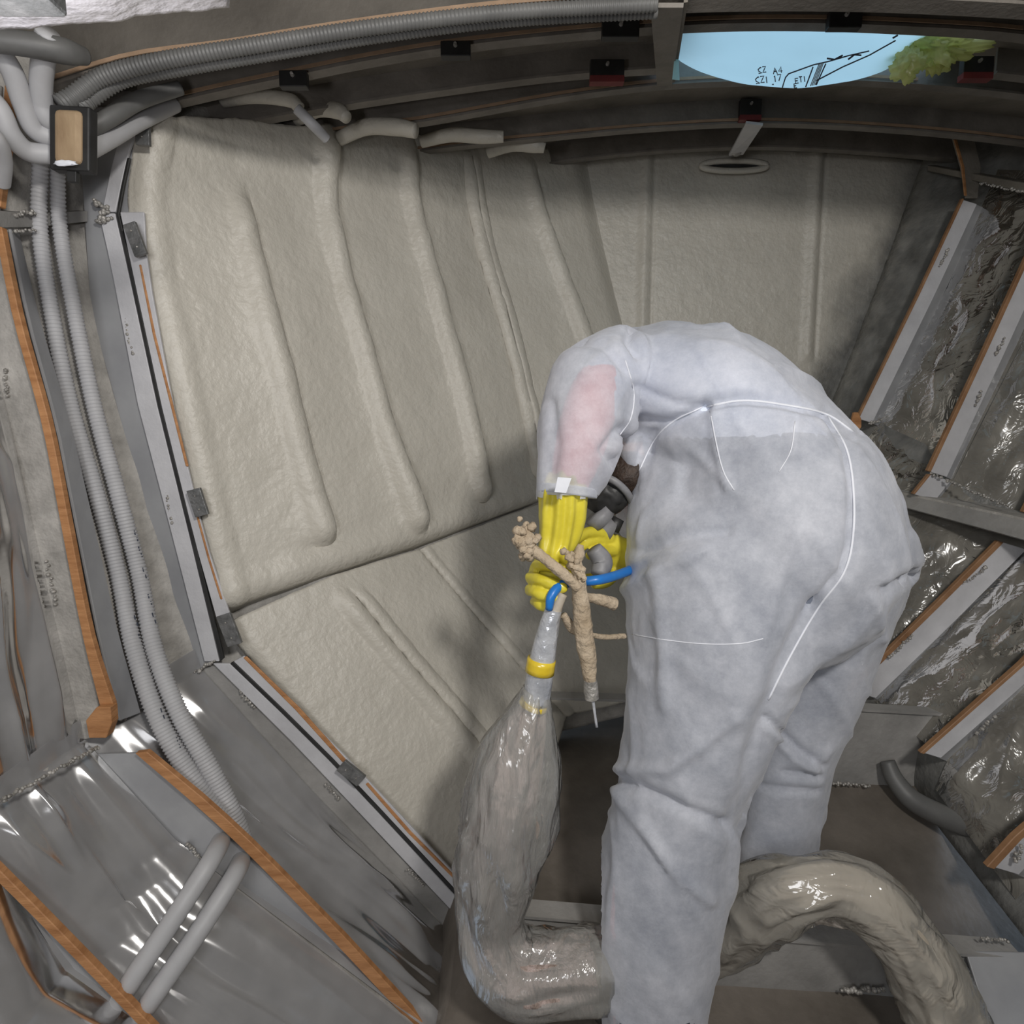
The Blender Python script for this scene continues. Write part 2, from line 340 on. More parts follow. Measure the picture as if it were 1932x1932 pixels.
# rib: station, start v, end v, height
RIBS = [(1, .17, .92, .026), (2, .0, .955, .034), (3, .03, .935, .032), (4, .06, .93, .022), (4, -.2, 1.2, .0), (5, .07, 1.0, .030)]
out = []
for i in range(NU):
    rr = []
    for j in range(NV):
        u = i / (NU - 1); v = j / (NV - 1); us, Lt = tab[j]; p = rows[i][j]; h = 0
        for s, v0, v1, H in RIBS:
            wob = 0.006 * noise.noise(Vector((s * 7.3, v * 5, 0)))
            d = (u - us[s]) * Lt + wob
            if s == 4: d2 = d - .022; gg = math.exp(-(d / .011) ** 2) + .8 * math.exp(-(d2 / .011) ** 2)
            else: gg = (math.exp(-(d / .012) ** 2) if d > 0 else .62 * math.exp(-(d / .020) ** 2) + .38 * math.exp(-(d / .055) ** 2)) - .16 * math.exp(-((d - .026) / .008) ** 2)
            e = sstep(v0 - .06, v0 + .06, v) * (1 - sstep(v1 - .03, v1 + .012, v))
            widen = 1 + .35 * sstep(.6, .9, v)
            h += H * gg * e * widen * (1 + .15 * noise.noise(Vector((s, v * 14, 2))))
        h += .0045 * fbm(p * 4) + .0016 * fbm(p * 22)
        eu = u * Lt                       # puffed rim on the frame side and at the bottom lip
        h += .006 * math.exp(-((eu - .022) / .016) ** 2) - .02 * sstep(.016, .0, eu)
        h += .012 * math.exp(-((v - .965) / .03) ** 2)
        h = h * (1 - sstep(.93, .99, u)) - .03 * sstep(.93, 1, u)
        q = p + nr[i][j] * h
        if v > .975: q = q - nr[i][j] * (.055 * (v - .975) / .025) ** 1.0
        rr.append(q)
    out.append(rr)
fo = link('spray_foam_layer', mesh(*grid(out)), M['foam']); solid(fo, .02, -1)
tag(fo, 'cream sprayed foam over the upper left hull side with long bulging vertical ribs', 'insulation')
foam_upper = fo
# ---- lower left foam
st = [[at(*p) - IN.normalized() * 0 for p in s] for s in LS]
NU2, NV2 = 240, 110
rows = loft(st, NU2, NV2, False, True); nr = normals_of(rows, Vector((0.1, 0.3, 1.2)))
tab = []
for j in range(NV2):
    cols = [interp([tuple(p) for p in s], NV2, True)[j] for s in st]; L = [0]
    for a, b in zip(cols, cols[1:]): L.append(L[-1] + (a - b).length)
    tab.append(([l / L[-1] for l in L], L[-1]))
out = []
for i in range(NU2):
    rr = []
    for j in range(NV2):
        u = i / (NU2 - 1); v = j / (NV2 - 1); us, Lt = tab[j]; p = rows[i][j]; h = .003 * fbm(p * 5) + .0012 * fbm(p * 26)
        d = (u - us[1]) * Lt
        h += (.018 * math.exp(-((d + .012) / .014) ** 2) + .014 * math.exp(-((d - .026) / .010) ** 2)) * sstep(.02, .15, v) * (1 - .3 * v)
        d = (u - us[2]) * Lt; h -= .012 * math.exp(-(d / .0035) ** 2); h += .006 * math.exp(-((d - .012) / .008) ** 2)
        h -= .02 * sstep(.015, .0, u * Lt)
        rr.append(p + nr[i][j] * (h - .012))
    out.append(rr)
fl = link('spray_foam_layer', mesh(*grid(out)), M['foam']); solid(fl, .015, -1)
tag(fl, 'cream sprayed foam on the lower left slope beneath the overhang, split by a seam', 'insulation')
# ---- bulkhead
BT = [(1030, 296), (1250, 284), (1400, 280), (1560, 286), (1745, 302)]
BB = [(1180, 915), (1300, 905), (1400, 905), (1480, 900), (1545, 900)]
rows = loft([[at(a[0], a[1], 2.11), at(b[0], b[1], 2.09)] for a, b in zip(BT, BB)], 190, 150, False, False)
out = []; spray = []
RBX = [at(1215, 500, 2.1).x, at(1532, 500, 2.1).x]
for r in rows:
    rr = []
    for p in r:
        h = .003 * fbm(p * 4) + .0012 * fbm(p * 28)
        for k, x in enumerate(RBX):
            d = p.x - x; e = 1 if k == 0 else sstep(at(1530, 690, 2.1).z, at(1530, 665, 2.1).z, p.z)
            h += (.013 * math.exp(-(d / .018) ** 2) - .006 * math.exp(-((d - .028) / .006) ** 2)) * e
        rr.append(Vector((p.x, p.y - h, p.z)))
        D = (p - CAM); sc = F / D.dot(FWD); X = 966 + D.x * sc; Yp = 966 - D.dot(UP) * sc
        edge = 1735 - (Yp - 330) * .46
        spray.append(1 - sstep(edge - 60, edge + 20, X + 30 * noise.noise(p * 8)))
    out.append(rr)
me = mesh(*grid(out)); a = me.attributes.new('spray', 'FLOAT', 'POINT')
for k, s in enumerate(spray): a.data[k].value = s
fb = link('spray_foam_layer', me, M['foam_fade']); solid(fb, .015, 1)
tag(fb, 'thin cream sprayed foam on the end bulkhead fading to grey towards the right', 'insulation')
bk = boxd(Vector((.55, 2.16, 1.2)), Vector((1.1, 0, 0)), Vector((0, .01, 0)), Vector((0, 0, .95)))
struct('wall_back', link('wall_back', mesh(*bk), M['steel'], None, False))
# ---- right hull plate
HR = [P3([(1745, 296, 2.11), (1660, 520, 2.11), (1548, 800, 2.11), (1450, 950, 1.95), (1380, 1100, 1.8), (1330, 1250, 1.7), (1300, 1400, 1.7)]),
      P3([(1885, 322, 1.9), (1790, 540, 1.9), (1662, 795, 1.9), (1550, 960, 1.85), (1440, 1120, 1.8), (1400, 1250, 1.7), (1400, 1420, 1.65)]),
      P3([(2085, 330, 1.65), (1960, 590, 1.65), (1800, 905, 1.65), (1690, 1040, 1.65), (1560, 1190, 1.65), (1520, 1330, 1.6), (1500, 1480, 1.55)]),
      P3([(2260, 320, 1.5), (2110, 650, 1.5), (1950, 1015, 1.5), (1800, 1170, 1.5), (1652, 1325, 1.5), (1660, 1400, 1.5), (1680, 1490, 1.5)]),
      P3([(2520, 280, 1.28), (2330, 660, 1.28), (2130, 1110, 1.28), (1960, 1270, 1.28), (1790, 1440, 1.28), (1770, 1490, 1.28), (1768, 1553, 1.28)]),
      P3([(2900, 220, 1.05), (2700, 740, 1.05), (2450, 1290, 1.05), (2200, 1480, 1.05), (1940, 1680, 1.05), (1920, 1700, 1.05), (1895, 1720, 1.05)]),
      [Vector((1.85, .4, 1.65)), Vector((1.80, .4, 1.2)), Vector((1.62, .4, .62)), Vector((1.3, .4, .45)), Vector((1.0, .4, .25)), Vector((.98, .4, .15)), Vector((.95, .4, .02))],
      [Vector((2.0, -1.2, 1.6)), Vector((1.95, -1.2, 1.1)), Vector((1.75, -1.2, .55)), Vector((1.4, -1.2, .4)), Vector((1.0, -1.2, .2)), Vector((.98, -1.2, .1)), Vector((.95, -1.2, .0))]]
rows = loft([[q_[0] + Vector((.05, 0, .16))] + q_ for q_ in HR], 90, 96, False, False)
vs, fs = grid(rows); me = mesh(vs, fs); a = me.attributes.new('spray', 'FLOAT', 'POINT')
for k, p in enumerate(vs):
    a.data[k].value = .35 * sstep(2.04, 2.12, p.y + .03 * noise.noise(p * 9)) * sstep(1.0, 1.15, p.z)
struct('wall_right', solid(link('wall_right', me, M['foam_fade']), .008, 0))
struct('wall_rear', link('wall_rear', mesh(*boxd(Vector((.3, -1.22, .9)), Vector((2.1, 0, 0)), Vector((0, .01, 0)), Vector((0, 0, 1.2)))), M['steel'], None, False))
# ---- floor (bottom plating) and the fore bottom
fr = [[Vector((x, y, z + .004 * fbm(Vector((x, y, 0)) * 5))) for x in [(-1.25 + 2.5 * i / 30) * sx + ox for i in range(31)]]
      for y, z, sx, ox in [(-1.2, -.02, 1, 0), (.4, .0, .62, .55), (.9, .03, .55, .56), (1.0, .045, .53, .55), (1.25, .18, .52, .55), (1.36, .235, .52, .57), (1.52, .27, .52, .58), (2.14, .34, .52, .6)]]
for r in fr: r.insert(0, r[0] + Vector((-.12, 0, -.35)))
struct('floor', solid(link('floor', mesh(*grid(fr)), M['floor']), .01, 0))

# ---- ceiling plate with camber, and the deck beams
# beam lower edges: Y, [(px,py)...], height, name
BEAMS = [
  (2.00, [(1000, 312), (1140, 292), (1300, 279), (1450, 275), (1620, 283), (1800, 298), (1960, 316)], .055),
  (1.72, [(560, 330), (800, 282), (1042, 256), (1232, 239), (1442, 230), (1700, 242), (1932, 266), (2150, 300)], .055),
  (1.50, [(300, 340), (560, 262), (803, 226), (1050, 182), (1240, 158), (1440, 149), (1641, 150), (1932, 176), (2200, 225)], .05),
  (1.38, [(250, 290), (430, 236), (600, 203), (853, 165), (1050, 140), (1240, 126), (1420, 118), (1640, 118), (1932, 140), (2250, 190)], .045),
  (1.22, [(262, 205), (400, 172), (518, 147), (688, 112), (860, 84), (1060, 62), (1300, 44), (1500, 40), (1700, 46), (1932, 62), (2300, 120)], .05),
  (1.04, [(90, 160), (250, 112), (430, 88), (600, 60), (800, 32), (960, 14), (1200, -2), (1450, -10), (1750, -5), (2100, 20), (2500, 90)], .13),
]
def beam_pts(b, n): return interp([tuple(at(x, y, b[0])) for x, y in b[1]], n, True)
tops = []
for b in BEAMS:
    q = beam_pts(b, 61); tops.append([p + Vector((0, 0, b[2])) for p in q])
tops.append([p + Vector((0, -.35, .03)) for p in tops[-1]])
tops.append([p + Vector((0, -1.9, -.02)) for p in tops[-1]])
tops.insert(0, [p + Vector((0, .16, -.01)) for p in tops[0]])
hx0, hx1 = at(1268, 100, 1.40).x, at(1800, 100, 1.40).x
for r in tops: r.insert(0, r[0] + Vector((-.55, 0, -.16))); r.append(r[-1] + Vector((.55, 0, -.14)))
vs, fs = grid(tops); keep = []
for f in fs:
    c = sum((vs[i] for i in f), Vector()) / 4
    if hx0 < c.x < hx1 and 1.24 < c.y < 1.49: continue
    keep.append(f)
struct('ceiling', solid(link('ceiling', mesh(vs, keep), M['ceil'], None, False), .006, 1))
BL = ['foremost dark curved deck beam lying against the top of the end bulkhead', 'dark curved deck beam second from the end bulkhead, with the red-based clip and short strut',
      'dark curved deck beam just beyond the hatch sheet', 'dark curved deck beam cut short beside the hatch opening',
      'curved deck beam with black clips running along the near edge of the hatch', 'nearest deep deck beam carrying the long corrugated conduit']
beams = []
for bi, b in enumerate(BEAMS):
    q = beam_pts(b, 49)
    if bi == 3: segs = [[p for p in q if p.x < hx0 - .01], [p for p in q if p.x > hx1 + .05]]
    else: segs = [q]
    for si, sg in enumerate(segs):
        if len(sg) < 3: continue
        mb_ = M['beam_shaded'] if bi == 5 else M['beam']
        e = empty('deck_beam', sg[len(sg) // 2], BL[bi] if si == 0 else 'short dark deck beam stub right of the yellowed film at the hatch', 'beam'); beams.append(e)
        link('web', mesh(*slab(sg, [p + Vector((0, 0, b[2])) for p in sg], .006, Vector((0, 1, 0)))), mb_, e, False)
        bw = .020 if bi != 5 else .03
        link('bottom_flange', mesh(*slab([p + Vector((0, -.004, 0)) for p in sg], [p + Vector((0, bw, 0)) for p in sg], .005, Vector((0, 0, -1)))), M['beam'], e, False)
        if bi in (1, 2, 4, 5):
            ed = [p + Vector((0, -.0065, .0)) for p in sg if p.x < (hx1 if bi != 1 else 2)]
            o = link('edge_strip', mesh(*slab(ed, [p + Vector((0, 0, .006)) for p in ed], .002, Vector((0, -1, 0)))), M['orange_edge'], e, False)
            o['label'] = 'thin rusty brown edge strip'
# clips on the beams
def clip(e, px, py, Y, w, h, mat, nm='clip', label=None, red=False, dy=-.012):
    P = at(px, py, Y + dy); hw, hh = m_of(w / 2, P), m_of(h / 2, P)
    o = bevel(link(nm, mesh(*boxd(P, Vector((hw, 0, 0)), Vector((0, .008, 0)), Vector((0, 0, hh)))), mat, e, False), .0015)
    if label: o['label'] = label
    if red:
        r = link('red_base', mesh(*boxd(P - Vector((0, 0, hh + .004)), Vector((hw, 0, 0)), Vector((0, .009, 0)), Vector((0, 0, .006)))), M['red'], o, False)
    s = link('screw', mesh(*tube_data([P + Vector((0, -.008, hh * .4)), P + Vector((0, -.014, hh * .4))], [.004, .003], 8)), M['weld'], o, False)
    return o
clip(beams[5] if len(beams) > 6 else beams[4], 860, 96, 1.22, 56, 26, M['dark'])
gb = [b for b in beams if 'near edge of the hatch' in b['label']][0]
for px, py, w_, h_ in [(555, 152, 52, 28), (1170, 58, 70, 30), (1592, 40, 62, 30)]: clip(gb, px, py, 1.22, w_, h_, M['dark'])
fbm3 = [b for b in beams if 'second from the end' in b['label']][0]
clip(fbm3, 1415, 205, 1.72, 40, 30, M['dark'], red=True)
b4 = [b for b in beams if 'cut short' in b['label']][0]; clip(b4, 1145, 132, 1.38, 64, 30, M['dark'], red=True)
b4r = [b for b in beams if 'stub' in b['label']][0]; clip(b4r, 1842, 126, 1.38, 56, 30, M['dark'], red=True)
# strut between the foremost beams
e = empty('deck_strut', at(1400, 255, 1.85), 'short flat grey strut slanting between the two foremost deck beams above the oval fitting', 'strut')
A = [at(1408, 228, 1.70), at(1375, 290, 1.99)]; B_ = [at(1440, 232, 1.70), at(1402, 288, 1.99)]
link('bar', mesh(*slab(A, B_, .006)), M['flange'], e, False)
link('end_lug', mesh(*tube_data([at(1390, 283, 1.975), at(1390, 283, 1.96)], [.018, .016], 12)), M['weld'], e)
# oval fitting in the bulkhead foam
def ring(cx, cy, Y, rx, ry, tr, nm, mat, parent=None):
    c = at(cx, cy, Y); RX, RY = m_of(rx, c), m_of(ry, c)
    pts = [c + Vector((math.cos(a) * RX, 0, math.sin(a) * RY)) for a in [2 * math.pi * k / 36 for k in range(37)]]
    return link(nm, mesh(*tube_data(pts, [tr] * 37, 10, False)), mat, parent)
e = empty('oval_vent', at(1385, 312, 2.08), 'flat oval fitting rim coated with foam at the top of the end bulkhead', 'vent')
ring(1385, 313, 2.075, 62, 9, .009, 'rim', M['foam'], e)
c_ = at(1385, 315, 2.085); link('slot', mesh(*boxd(c_, Vector((.085, 0, 0)), Vector((0, .008, 0)), Vector((0, 0, .005)))), M['dark'], e, False)
# fore-aft carling left of the hatch
e = empty('hatch_carling', at(1262, 80, 1.3), 'upright grey fore-and-aft girder bordering the left side of the hatch opening', 'beam')
A = [at(1228, 5, 1.02), at(1240, 156, 1.49)]; B_ = [at(1290, 5, 1.02), at(1268, 156, 1.49)]
link('flange', mesh(*slab(A, B_, .006, Vector((0, 0, -1)))), M['beam'], e, False)
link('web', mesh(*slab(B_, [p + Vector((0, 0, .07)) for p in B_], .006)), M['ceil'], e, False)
bat = link('packing_batten', mesh(*slab([at(1266, 60, 1.24), at(1252, 134, 1.44)], [at(1276, 60, 1.24), at(1262, 134, 1.44)], .02, Vector((0, 0, 1)))), M['plywood'], e, False)

# ---- hatch sheet sagging below the opening, with printing
def sheet_pt(s, t):   # s left-right, t near-far
    x = lerp(hx0 + .0, at(1752, 60, 1.26).x, s); y = lerp(1.235, 1.475, t)
    top = at(1272, 62, 1.26).z + .01
    sag = .115 * (1 - (2 * s - 1) ** 2) ** .85 * (math.sin(math.pi * min(1, t * .62 + .38 * t * t)) ** .8 if False else (4 * t * (1 - t)) ** .5 if t < .5 else (4 * t * (1 - t)) ** .5)
    z = at(1500, lerp(60, 100, t), y).z
    return x, y, z, sag
rows = []
NS, NT = 90, 40
# outline of the lower edge as seen: the sheet hangs like a hammock from the near coaming to the far one
low = [(1268, 98), (1285, 118), (1330, 138), (1400, 156), (1450, 163), (1510, 168), (1560, 162), (1620, 150), (1680, 128), (1742, 78), (1775, 42)]
upz = [at(x, 40, 1.25) for x, y in low]
lowp = [at(x, y, 1.36) for x, y in low]
upp = [at(x + (x - 1500) * -.0, 44, 1.245) for x, y in low]
farp = [at(x + (1500 - x) * .04, min(y - 12, 118), 1.49) + Vector((0, 0, .03)) for x, y in low]
st = [[tuple(a), tuple(lerp(a, b, .5) + Vector((0, -.002, -.012))), tuple(b), tuple(lerp(b, c, .5) + Vector((0, 0, -.004))), tuple(c)] for a, b, c in zip(upp, lowp, farp)]
rows = loft([[Vector(p) for p in s] for s in st], NS, NT, True, True)
for r in rows:
    for j, p in enumerate(r): r[j] = p + Vector((0, 0, .004 * fbm(Vector((p.x * 5, p.y * 20, 3)))))
hs = empty('hatch_sheet', at(1500, 100, 1.30), 'pale blue translucent plastic sheet with black printing sagging in the deck hatch', 'sheet')
sh = link('film', mesh(*grid(rows)), M['sheet'], hs)
shb = BVHTree.FromPolygons([tuple(v.co) for v in sh.data.vertices], [tuple(p.vertices) for p in sh.data.polygons])
def onto(bvh, px, py, lift=.0015):
    d = ray(px, py).normalized(); h = bvh.ray_cast(CAM, d)
    return (h[0] - d * lift) if h[0] is not None else None
def strokes(bvh, lines, wpx, name, mat, parent, lift=.0015, label=None):
    parts = []
    for L in lines:
        dense = []
        for a, b in zip(L, L[1:]):
            k = max(1, int(math.dist(a, b) / 6)); dense += [lerp(Vector(a), Vector(b), i / k) for i in range(k)]
        dense.append(Vector(L[-1])); pa, pb = [], []
        for i, p in enumerate(dense):
            a = dense[max(0, i - 1)]; b = dense[min(len(dense) - 1, i + 1)]; t_ = (b - a); t_.normalize()
            nrm = Vector((-t_.y, t_.x)) * wpx / 2
            u_ = onto(bvh, p.x + nrm.x, p.y + nrm.y, lift); v_ = onto(bvh, p.x - nrm.x, p.y - nrm.y, lift)
            if u_ is None or v_ is None: continue
            pa.append(u_); pb.append(v_)
        if len(pa) > 1: parts.append(slab(pa, pb, .0006))
    for i_, p_ in enumerate(parts):
        o = link(name, mesh(*p_), mat, parent, False)
        if label and i_ == 0: o['label'] = label
def glyph(ch, x, y, s, rot):
    G = {'2': [[(0, 1), (0, .6), (.3, 0), (.6, .1), (1, 1), (1, 0)]], 'Z': [[(0, 0), (0, 1), (1, 0), (1, 1)]], '7': [[(0, 0), (0, 1), (1, .3)]], 'A': [[(1, 0), (0, .5), (1, 1)], [(.6, .2), (.6, .8)]],
         '4': [[(1, .7), (0, .7), (.7, 0), (.7, 1)]], '1': [[(.2, .3), (0, .5), (1, .5)]], 'I': [[(0, .5), (1, .5)]], 'T': [[(0, 0), (0, 1)], [(0, .5), (1, .5)]], 'E': [[(0, 1), (0, 0), (1, 0), (1, 1)], [(.5, 0), (.5, .8)]], '-': [[(.5, .1), (.5, .9)]]}[ch]
    o = []
    for L in G:
        q = []
        for a, b in L:
            u, v = b * s * .8, a * s * 1.3; q.append((x + u * math.cos(rot) - v * math.sin(rot), y + u * math.sin(rot) + v * math.cos(rot)))
        o.append(q)
    return o
L = []
for ch, x, y, s in [('2', 1430, 128, 8), ('Z', 1438, 126, 8), ('2', 1425, 146, 9), ('Z', 1434, 144, 9), ('I', 1442, 145, 9), ('A', 1458, 128, 9), ('4', 1468, 126, 9), ('1', 1458, 143, 9), ('7', 1466, 141, 9), ('-', 1456, 156, 5),
                    ('E', 1500, 148, 7), ('T', 1507, 145, 8), ('I', 1514, 144, 8), ('E', 1498, 158, 6)]: L += glyph(ch, x, y, s, -.12)
strokes(shb, L, 1.8, 'printed_lettering', M['ink'], hs, label='small black letters and figures')
strokes(shb, [[(1476, 165), (1482, 146), (1488, 139), (1535, 122), (1562, 116)], [(1562, 116), (1600, 105), (1640, 96)], [(1540, 152), (1590, 126), (1640, 104), (1690, 76)], [(1520, 164), (1534, 126)], [(1540, 160), (1558, 120)]], 2.2, 'printed_frame', M['ink'], hs, label='black outline of a printed box')
strokes(shb, [[(1529 + k, 162 - k * .25), (1545 + k * .9, 121 - k * .2)] for k in (0, 3, 6, 9)], 1.6, 'printed_hatching', M['greyfilter'], hs)
strokes(shb, [[(1684, 72), (1694, 66)], [(1560, 110), (1575, 112), (1590, 104)], [(1600, 112), (1612, 103), (1625, 104)]], 3, 'printed_smudge', M['ink'], hs)
strip = bevel(link('loose_strip', mesh(*slab([at(1272, 112, 1.30), at(1268, 150, 1.31)], [at(1280, 112, 1.30), at(1282, 152, 1.31)], .002)), M['sheet'], hs, False), .0005)
# yellow crumpled film
def blob(center, rad, nseed, amp, freq, sub=5, squash=(1, 1, 1), rot=None):
    bm = bmesh.new(); bmesh.ops.create_icosphere(bm, subdivisions=sub, radius=1)
    for v in bm.verts:
        n = v.co.normalized(); k = 1 + amp * fbm(n * freq + Vector((nseed, 0, 0))) + amp * .6 * abs(noise.noise(n * freq * 2.3 + Vector((0, nseed, 0))))
        q = Vector((n.x * rad[0], n.y * rad[1], n.z * rad[2])) * k
        if rot: q.rotate(rot)
        v.co = q + center
    vs = [v.co.copy() for v in bm.verts]; fs = [tuple(v.index for v in f.verts) for f in bm.faces]; bm.free(); return vs, fs
e = empty('crumpled_film', at(1760, 100, 1.33), 'crumpled yellowed plastic film wadded in the right end of the hatch', 'plastic film')
A = at(1760, 88, 1.33)
link('wad', mesh(*blob(A, (.066, .035, .032), 3, .75, 3.2)), M['ysheet'], e)
link('hanging_flap', mesh(*blob(at(1712, 122, 1.31), (.024, .02, .026), 9, .5, 2.4, 4)), M['ysheet'], e)
link('trailing_fold', mesh(*blob(at(1835, 62, 1.34), (.075, .03, .016), 5, .5, 2.6, 4, rot=Matrix.Rotation(-.45, 3, 'Y'))), M['ysheet'], e)

# ================================================================== FRAMES (left)
WELDLUMP = []
def lumps(path, n, r, parent, name='weld_bead', seed=1):
    random.seed(seed); parts = []
    pts = interp([tuple(at(*p)) for p in path], n, False)
    for p in pts:
        q = p + Vector((random.uniform(-1, 1), random.uniform(-1, 1), random.uniform(-1, 1))) * r * .5
        parts.append(blob(q, [r * .75 * random.uniform(.6, 1.2)] * 3, random.random() * 50, .3, 2, 1))
    return link(name, mesh(*merge(parts)), M['weld'], parent)
def strip(pa, pb, Y, th, name, mat, parent, dY=0, n=None, smooth=False):
    """flat bar whose two edges run along pa and pb in frame plane Y"""
    m_ = n or max(len(pa), 2)
    A = interp([tuple(at(x, y, Y + (d[0] if d else 0))) for x, y, *d in pa], m_, smooth); B = interp([tuple(at(x, y, Y + (d[0] if d else dY))) for x, y, *d in pb], m_, smooth)
    return bevel(link(name, mesh(*slab(A, B, th)), mat, parent, False), .0012, 1)
# frame F1 (at the foam edge)
e1 = empty('hull_frame', at(410, 1245, 1.2), 'light grey T-shaped hull frame along the left edge of the sprayed foam', 'frame')
strip([(248, 213), (217, 300), (196, 402)], [(274, 213), (243, 300), (221, 402)], 1.19, .006, 'flange', M['flange'], e1, n=6)
strip([(190, 404), (212, 500), (262, 760), (330, 1020), (388, 1246)], [(220, 404), (242, 500), (298, 760), (362, 1020), (416, 1246)], 1.19, .006, 'flange', M['flange'], e1, n=16)
strip([(404, 1250), (560, 1405), (700, 1553), (850, 1712), (905, 1770)], [(436, 1250), (590, 1398), (730, 1546), (872, 1700), (930, 1760)], 1.19, .006, 'flange', M['flange'], e1, n=12)
strip([(150, 205), (130, 390), (213, 760), (375, 1262)], [(255, 205), (212, 395), (280, 760), (402, 1250)], 1.2, .006, 'web', M['bluegrey'], e1, n=4)
strip([(372, 1262), (600, 1520), (850, 1785)], [(425, 1250), (640, 1490), (885, 1750)], 1.2, .006, 'web', M['steel'], e1, n=4)
strip([(243, 300), (221, 402), (243, 500), (299, 760), (363, 1020), (418, 1246)], [(249, 300), (227, 402), (250, 500), (306, 760), (370, 1020), (425, 1240)], 1.187, .006, 'gasket', M['dark'], e1, n=20)
strip([(436, 1250), (590, 1398), (730, 1546), (872, 1700)], [(443, 1246), (597, 1394), (737, 1542), (879, 1696)], 1.187, .006, 'gasket', M['dark'], e1, n=6)
strip([(230, 402), (250, 500), (306, 760), (370, 1020), (412, 1170)], [(275, 402), (280, 500), (328, 760), (390, 1020), (440, 1170)], 1.184, .006, 'inner_strip', M['flange'], e1, n=12)
strip([(443, 1246), (597, 1394), (737, 1542), (879, 1696)], [(462, 1236), (616, 1386), (756, 1534), (890, 1680)], 1.184, .006, 'inner_strip', M['flange'], e1, n=6)
for a, b, ys in [([(264, 500), (282, 600), (322, 760), (352, 880)], [(268, 500), (287, 600), (327, 760), (357, 880)], 0), ([(372, 975), (395, 1060), (417, 1130)], [(376, 975), (399, 1060), (421, 1130)], 0),
                 ([(460, 1240), (540, 1318), (650, 1440)], [(466, 1237), (548, 1314), (657, 1436)], 0), ([(690, 1478), (770, 1570), (855, 1655)], [(695, 1475), (775, 1566), (860, 1652)], 0)]:
    strip(a, b, 1.180, .004, 'wooden_batten', M['wood'], e1)
def pad(px, py, Y, w, h, rot, mat, parent, nm='clip', label=None):
    P = at(px, py, Y); ax = Vector((math.cos(rot), 0, -math.sin(rot))); az = Vector((math.sin(rot), 0, math.cos(rot)))
    o = bevel(link(nm, mesh(*boxd(P, ax * m_of(w / 2, P), Vector((0, .004, 0)), az * m_of(h / 2, P))), mat, parent, False), .001)
    for s in (-.5, .5):
        link('screw', mesh(*blob(P + az * m_of(h / 2, P) * s + Vector((0, -.005, 0)), (.002, .002, .002), 1, .1, 1, 1)), M['weld'], o)
    if label: o['label'] = label
    return o
pad(270, 245, 1.165, 26, 56, .05, M['tape'], e1, label='crumpled grey tape at the frame head')
pad(256, 452, 1.16, 24, 60, -.3, M['tape'], e1, label='torn grey tape patch')
pad(374, 948, 1.165, 26, 52, -.25, M['tape'], e1)
pad(433, 1188, 1.165, 28, 62, -.3, M['tape'], e1)
pad(663, 1458, 1.165, 26, 50, -.85, M['tape'], e1)
for i, (a, b) in enumerate([((236, 600), (250, 668)), ((313, 925), (325, 985)), ((450, 1300), (478, 1335)), ((615, 1480), (640, 1510)), ((768, 1640), (800, 1670))]):
    lumps([(a[0], a[1], 1.185), (b[0], b[1], 1.185)], 12, .0042, e1, seed=i)
lumps([(178, 380, 1.18), (205, 395, 1.18), (182, 420, 1.18), (208, 410, 1.18)], 26, .006, e1, seed=11)
lumps([(355, 1275, 1.18), (405, 1248, 1.18)], 14, .005, e1, seed=12)
# frame F0
e0 = empty('hull_frame', at(205, 1390, 1.03), 'grey hull frame with a long orange batten ending in a wedge, behind the grey conduits', 'frame')
strip([(-90, 165), (-95, 400)], [(8, 165), (2, 400)], 1.03, .006, 'web', M['rough_steel'], e0)
strip([(-100, 430), (-60, 600), (8, 800), (62, 1000), (108, 1200), (150, 1395)], [(0, 430), (38, 600), (92, 800), (130, 1000), (168, 1200), (200, 1385)], 1.03, .006, 'web', M['rough_steel'], e0, n=16)
strip([(185, 1420), (330, 1590), (610, 1872), (710, 1975)], [(268, 1418), (475, 1612), (660, 1797), (810, 1960)], 1.03, .006, 'web', M['bluegrey'], e0, n=8)
strip([(20, 168), (12, 280), (3, 395)], [(36, 168), (27, 280), (12, 395)], 1.02, .012, 'wooden_batten', M['wood'], e0)
strip([(0, 432), (34, 600), (88, 800), (126, 1000), (165, 1200), (196, 1325)], [(14, 432), (48, 600), (103, 800), (142, 1000), (182, 1200), (222, 1325)], 1.018, .012, 'wooden_batten', M['wood'], e0, n=20, smooth=True)
strip([(196, 1325), (176, 1350), (182, 1382)], [(222, 1325), (226, 1350), (214, 1382)], 1.012, .02, 'batten_wedge', M['wood'], e0)
strip([(14, 432), (48, 600), (103, 800), (142, 1000), (182, 1200), (222, 1360)], [(28, 432), (68, 600), (128, 800), (175, 1000), (220, 1200), (262, 1345)], 1.03, .005, 'flange', M['bluegrey'], e0, dY=.045, n=16)
strip([(262, 1415), (390, 1525), (475, 1605), (640, 1775), (790, 1935), (830, 1980)], [(284, 1412), (405, 1512), (490, 1592), (655, 1760), (806, 1925), (850, 1970)], 1.018, .012, 'wooden_batten', M['wood'], e0, n=14)
for i, (a, b) in enumerate([((8, 700), (14, 745)), ((88, 1060), (105, 1140)), ((352, 1590), (378, 1620)), ((590, 1835), (640, 1885))]):
    lumps([(a[0], a[1], 1.02), (b[0], b[1], 1.02)], 12, .0042, e0, seed=20 + i)
lumps([(-5, 1515, .84), (60, 1478, .88), (120, 1445, .92), (185, 1410, .985)], 60, .0045, e0, seed=30)
lumps([(228, 1360, 1.06), (275, 1330, 1.10), (355, 1275, 1.18)], 26, .004, e0, seed=33)
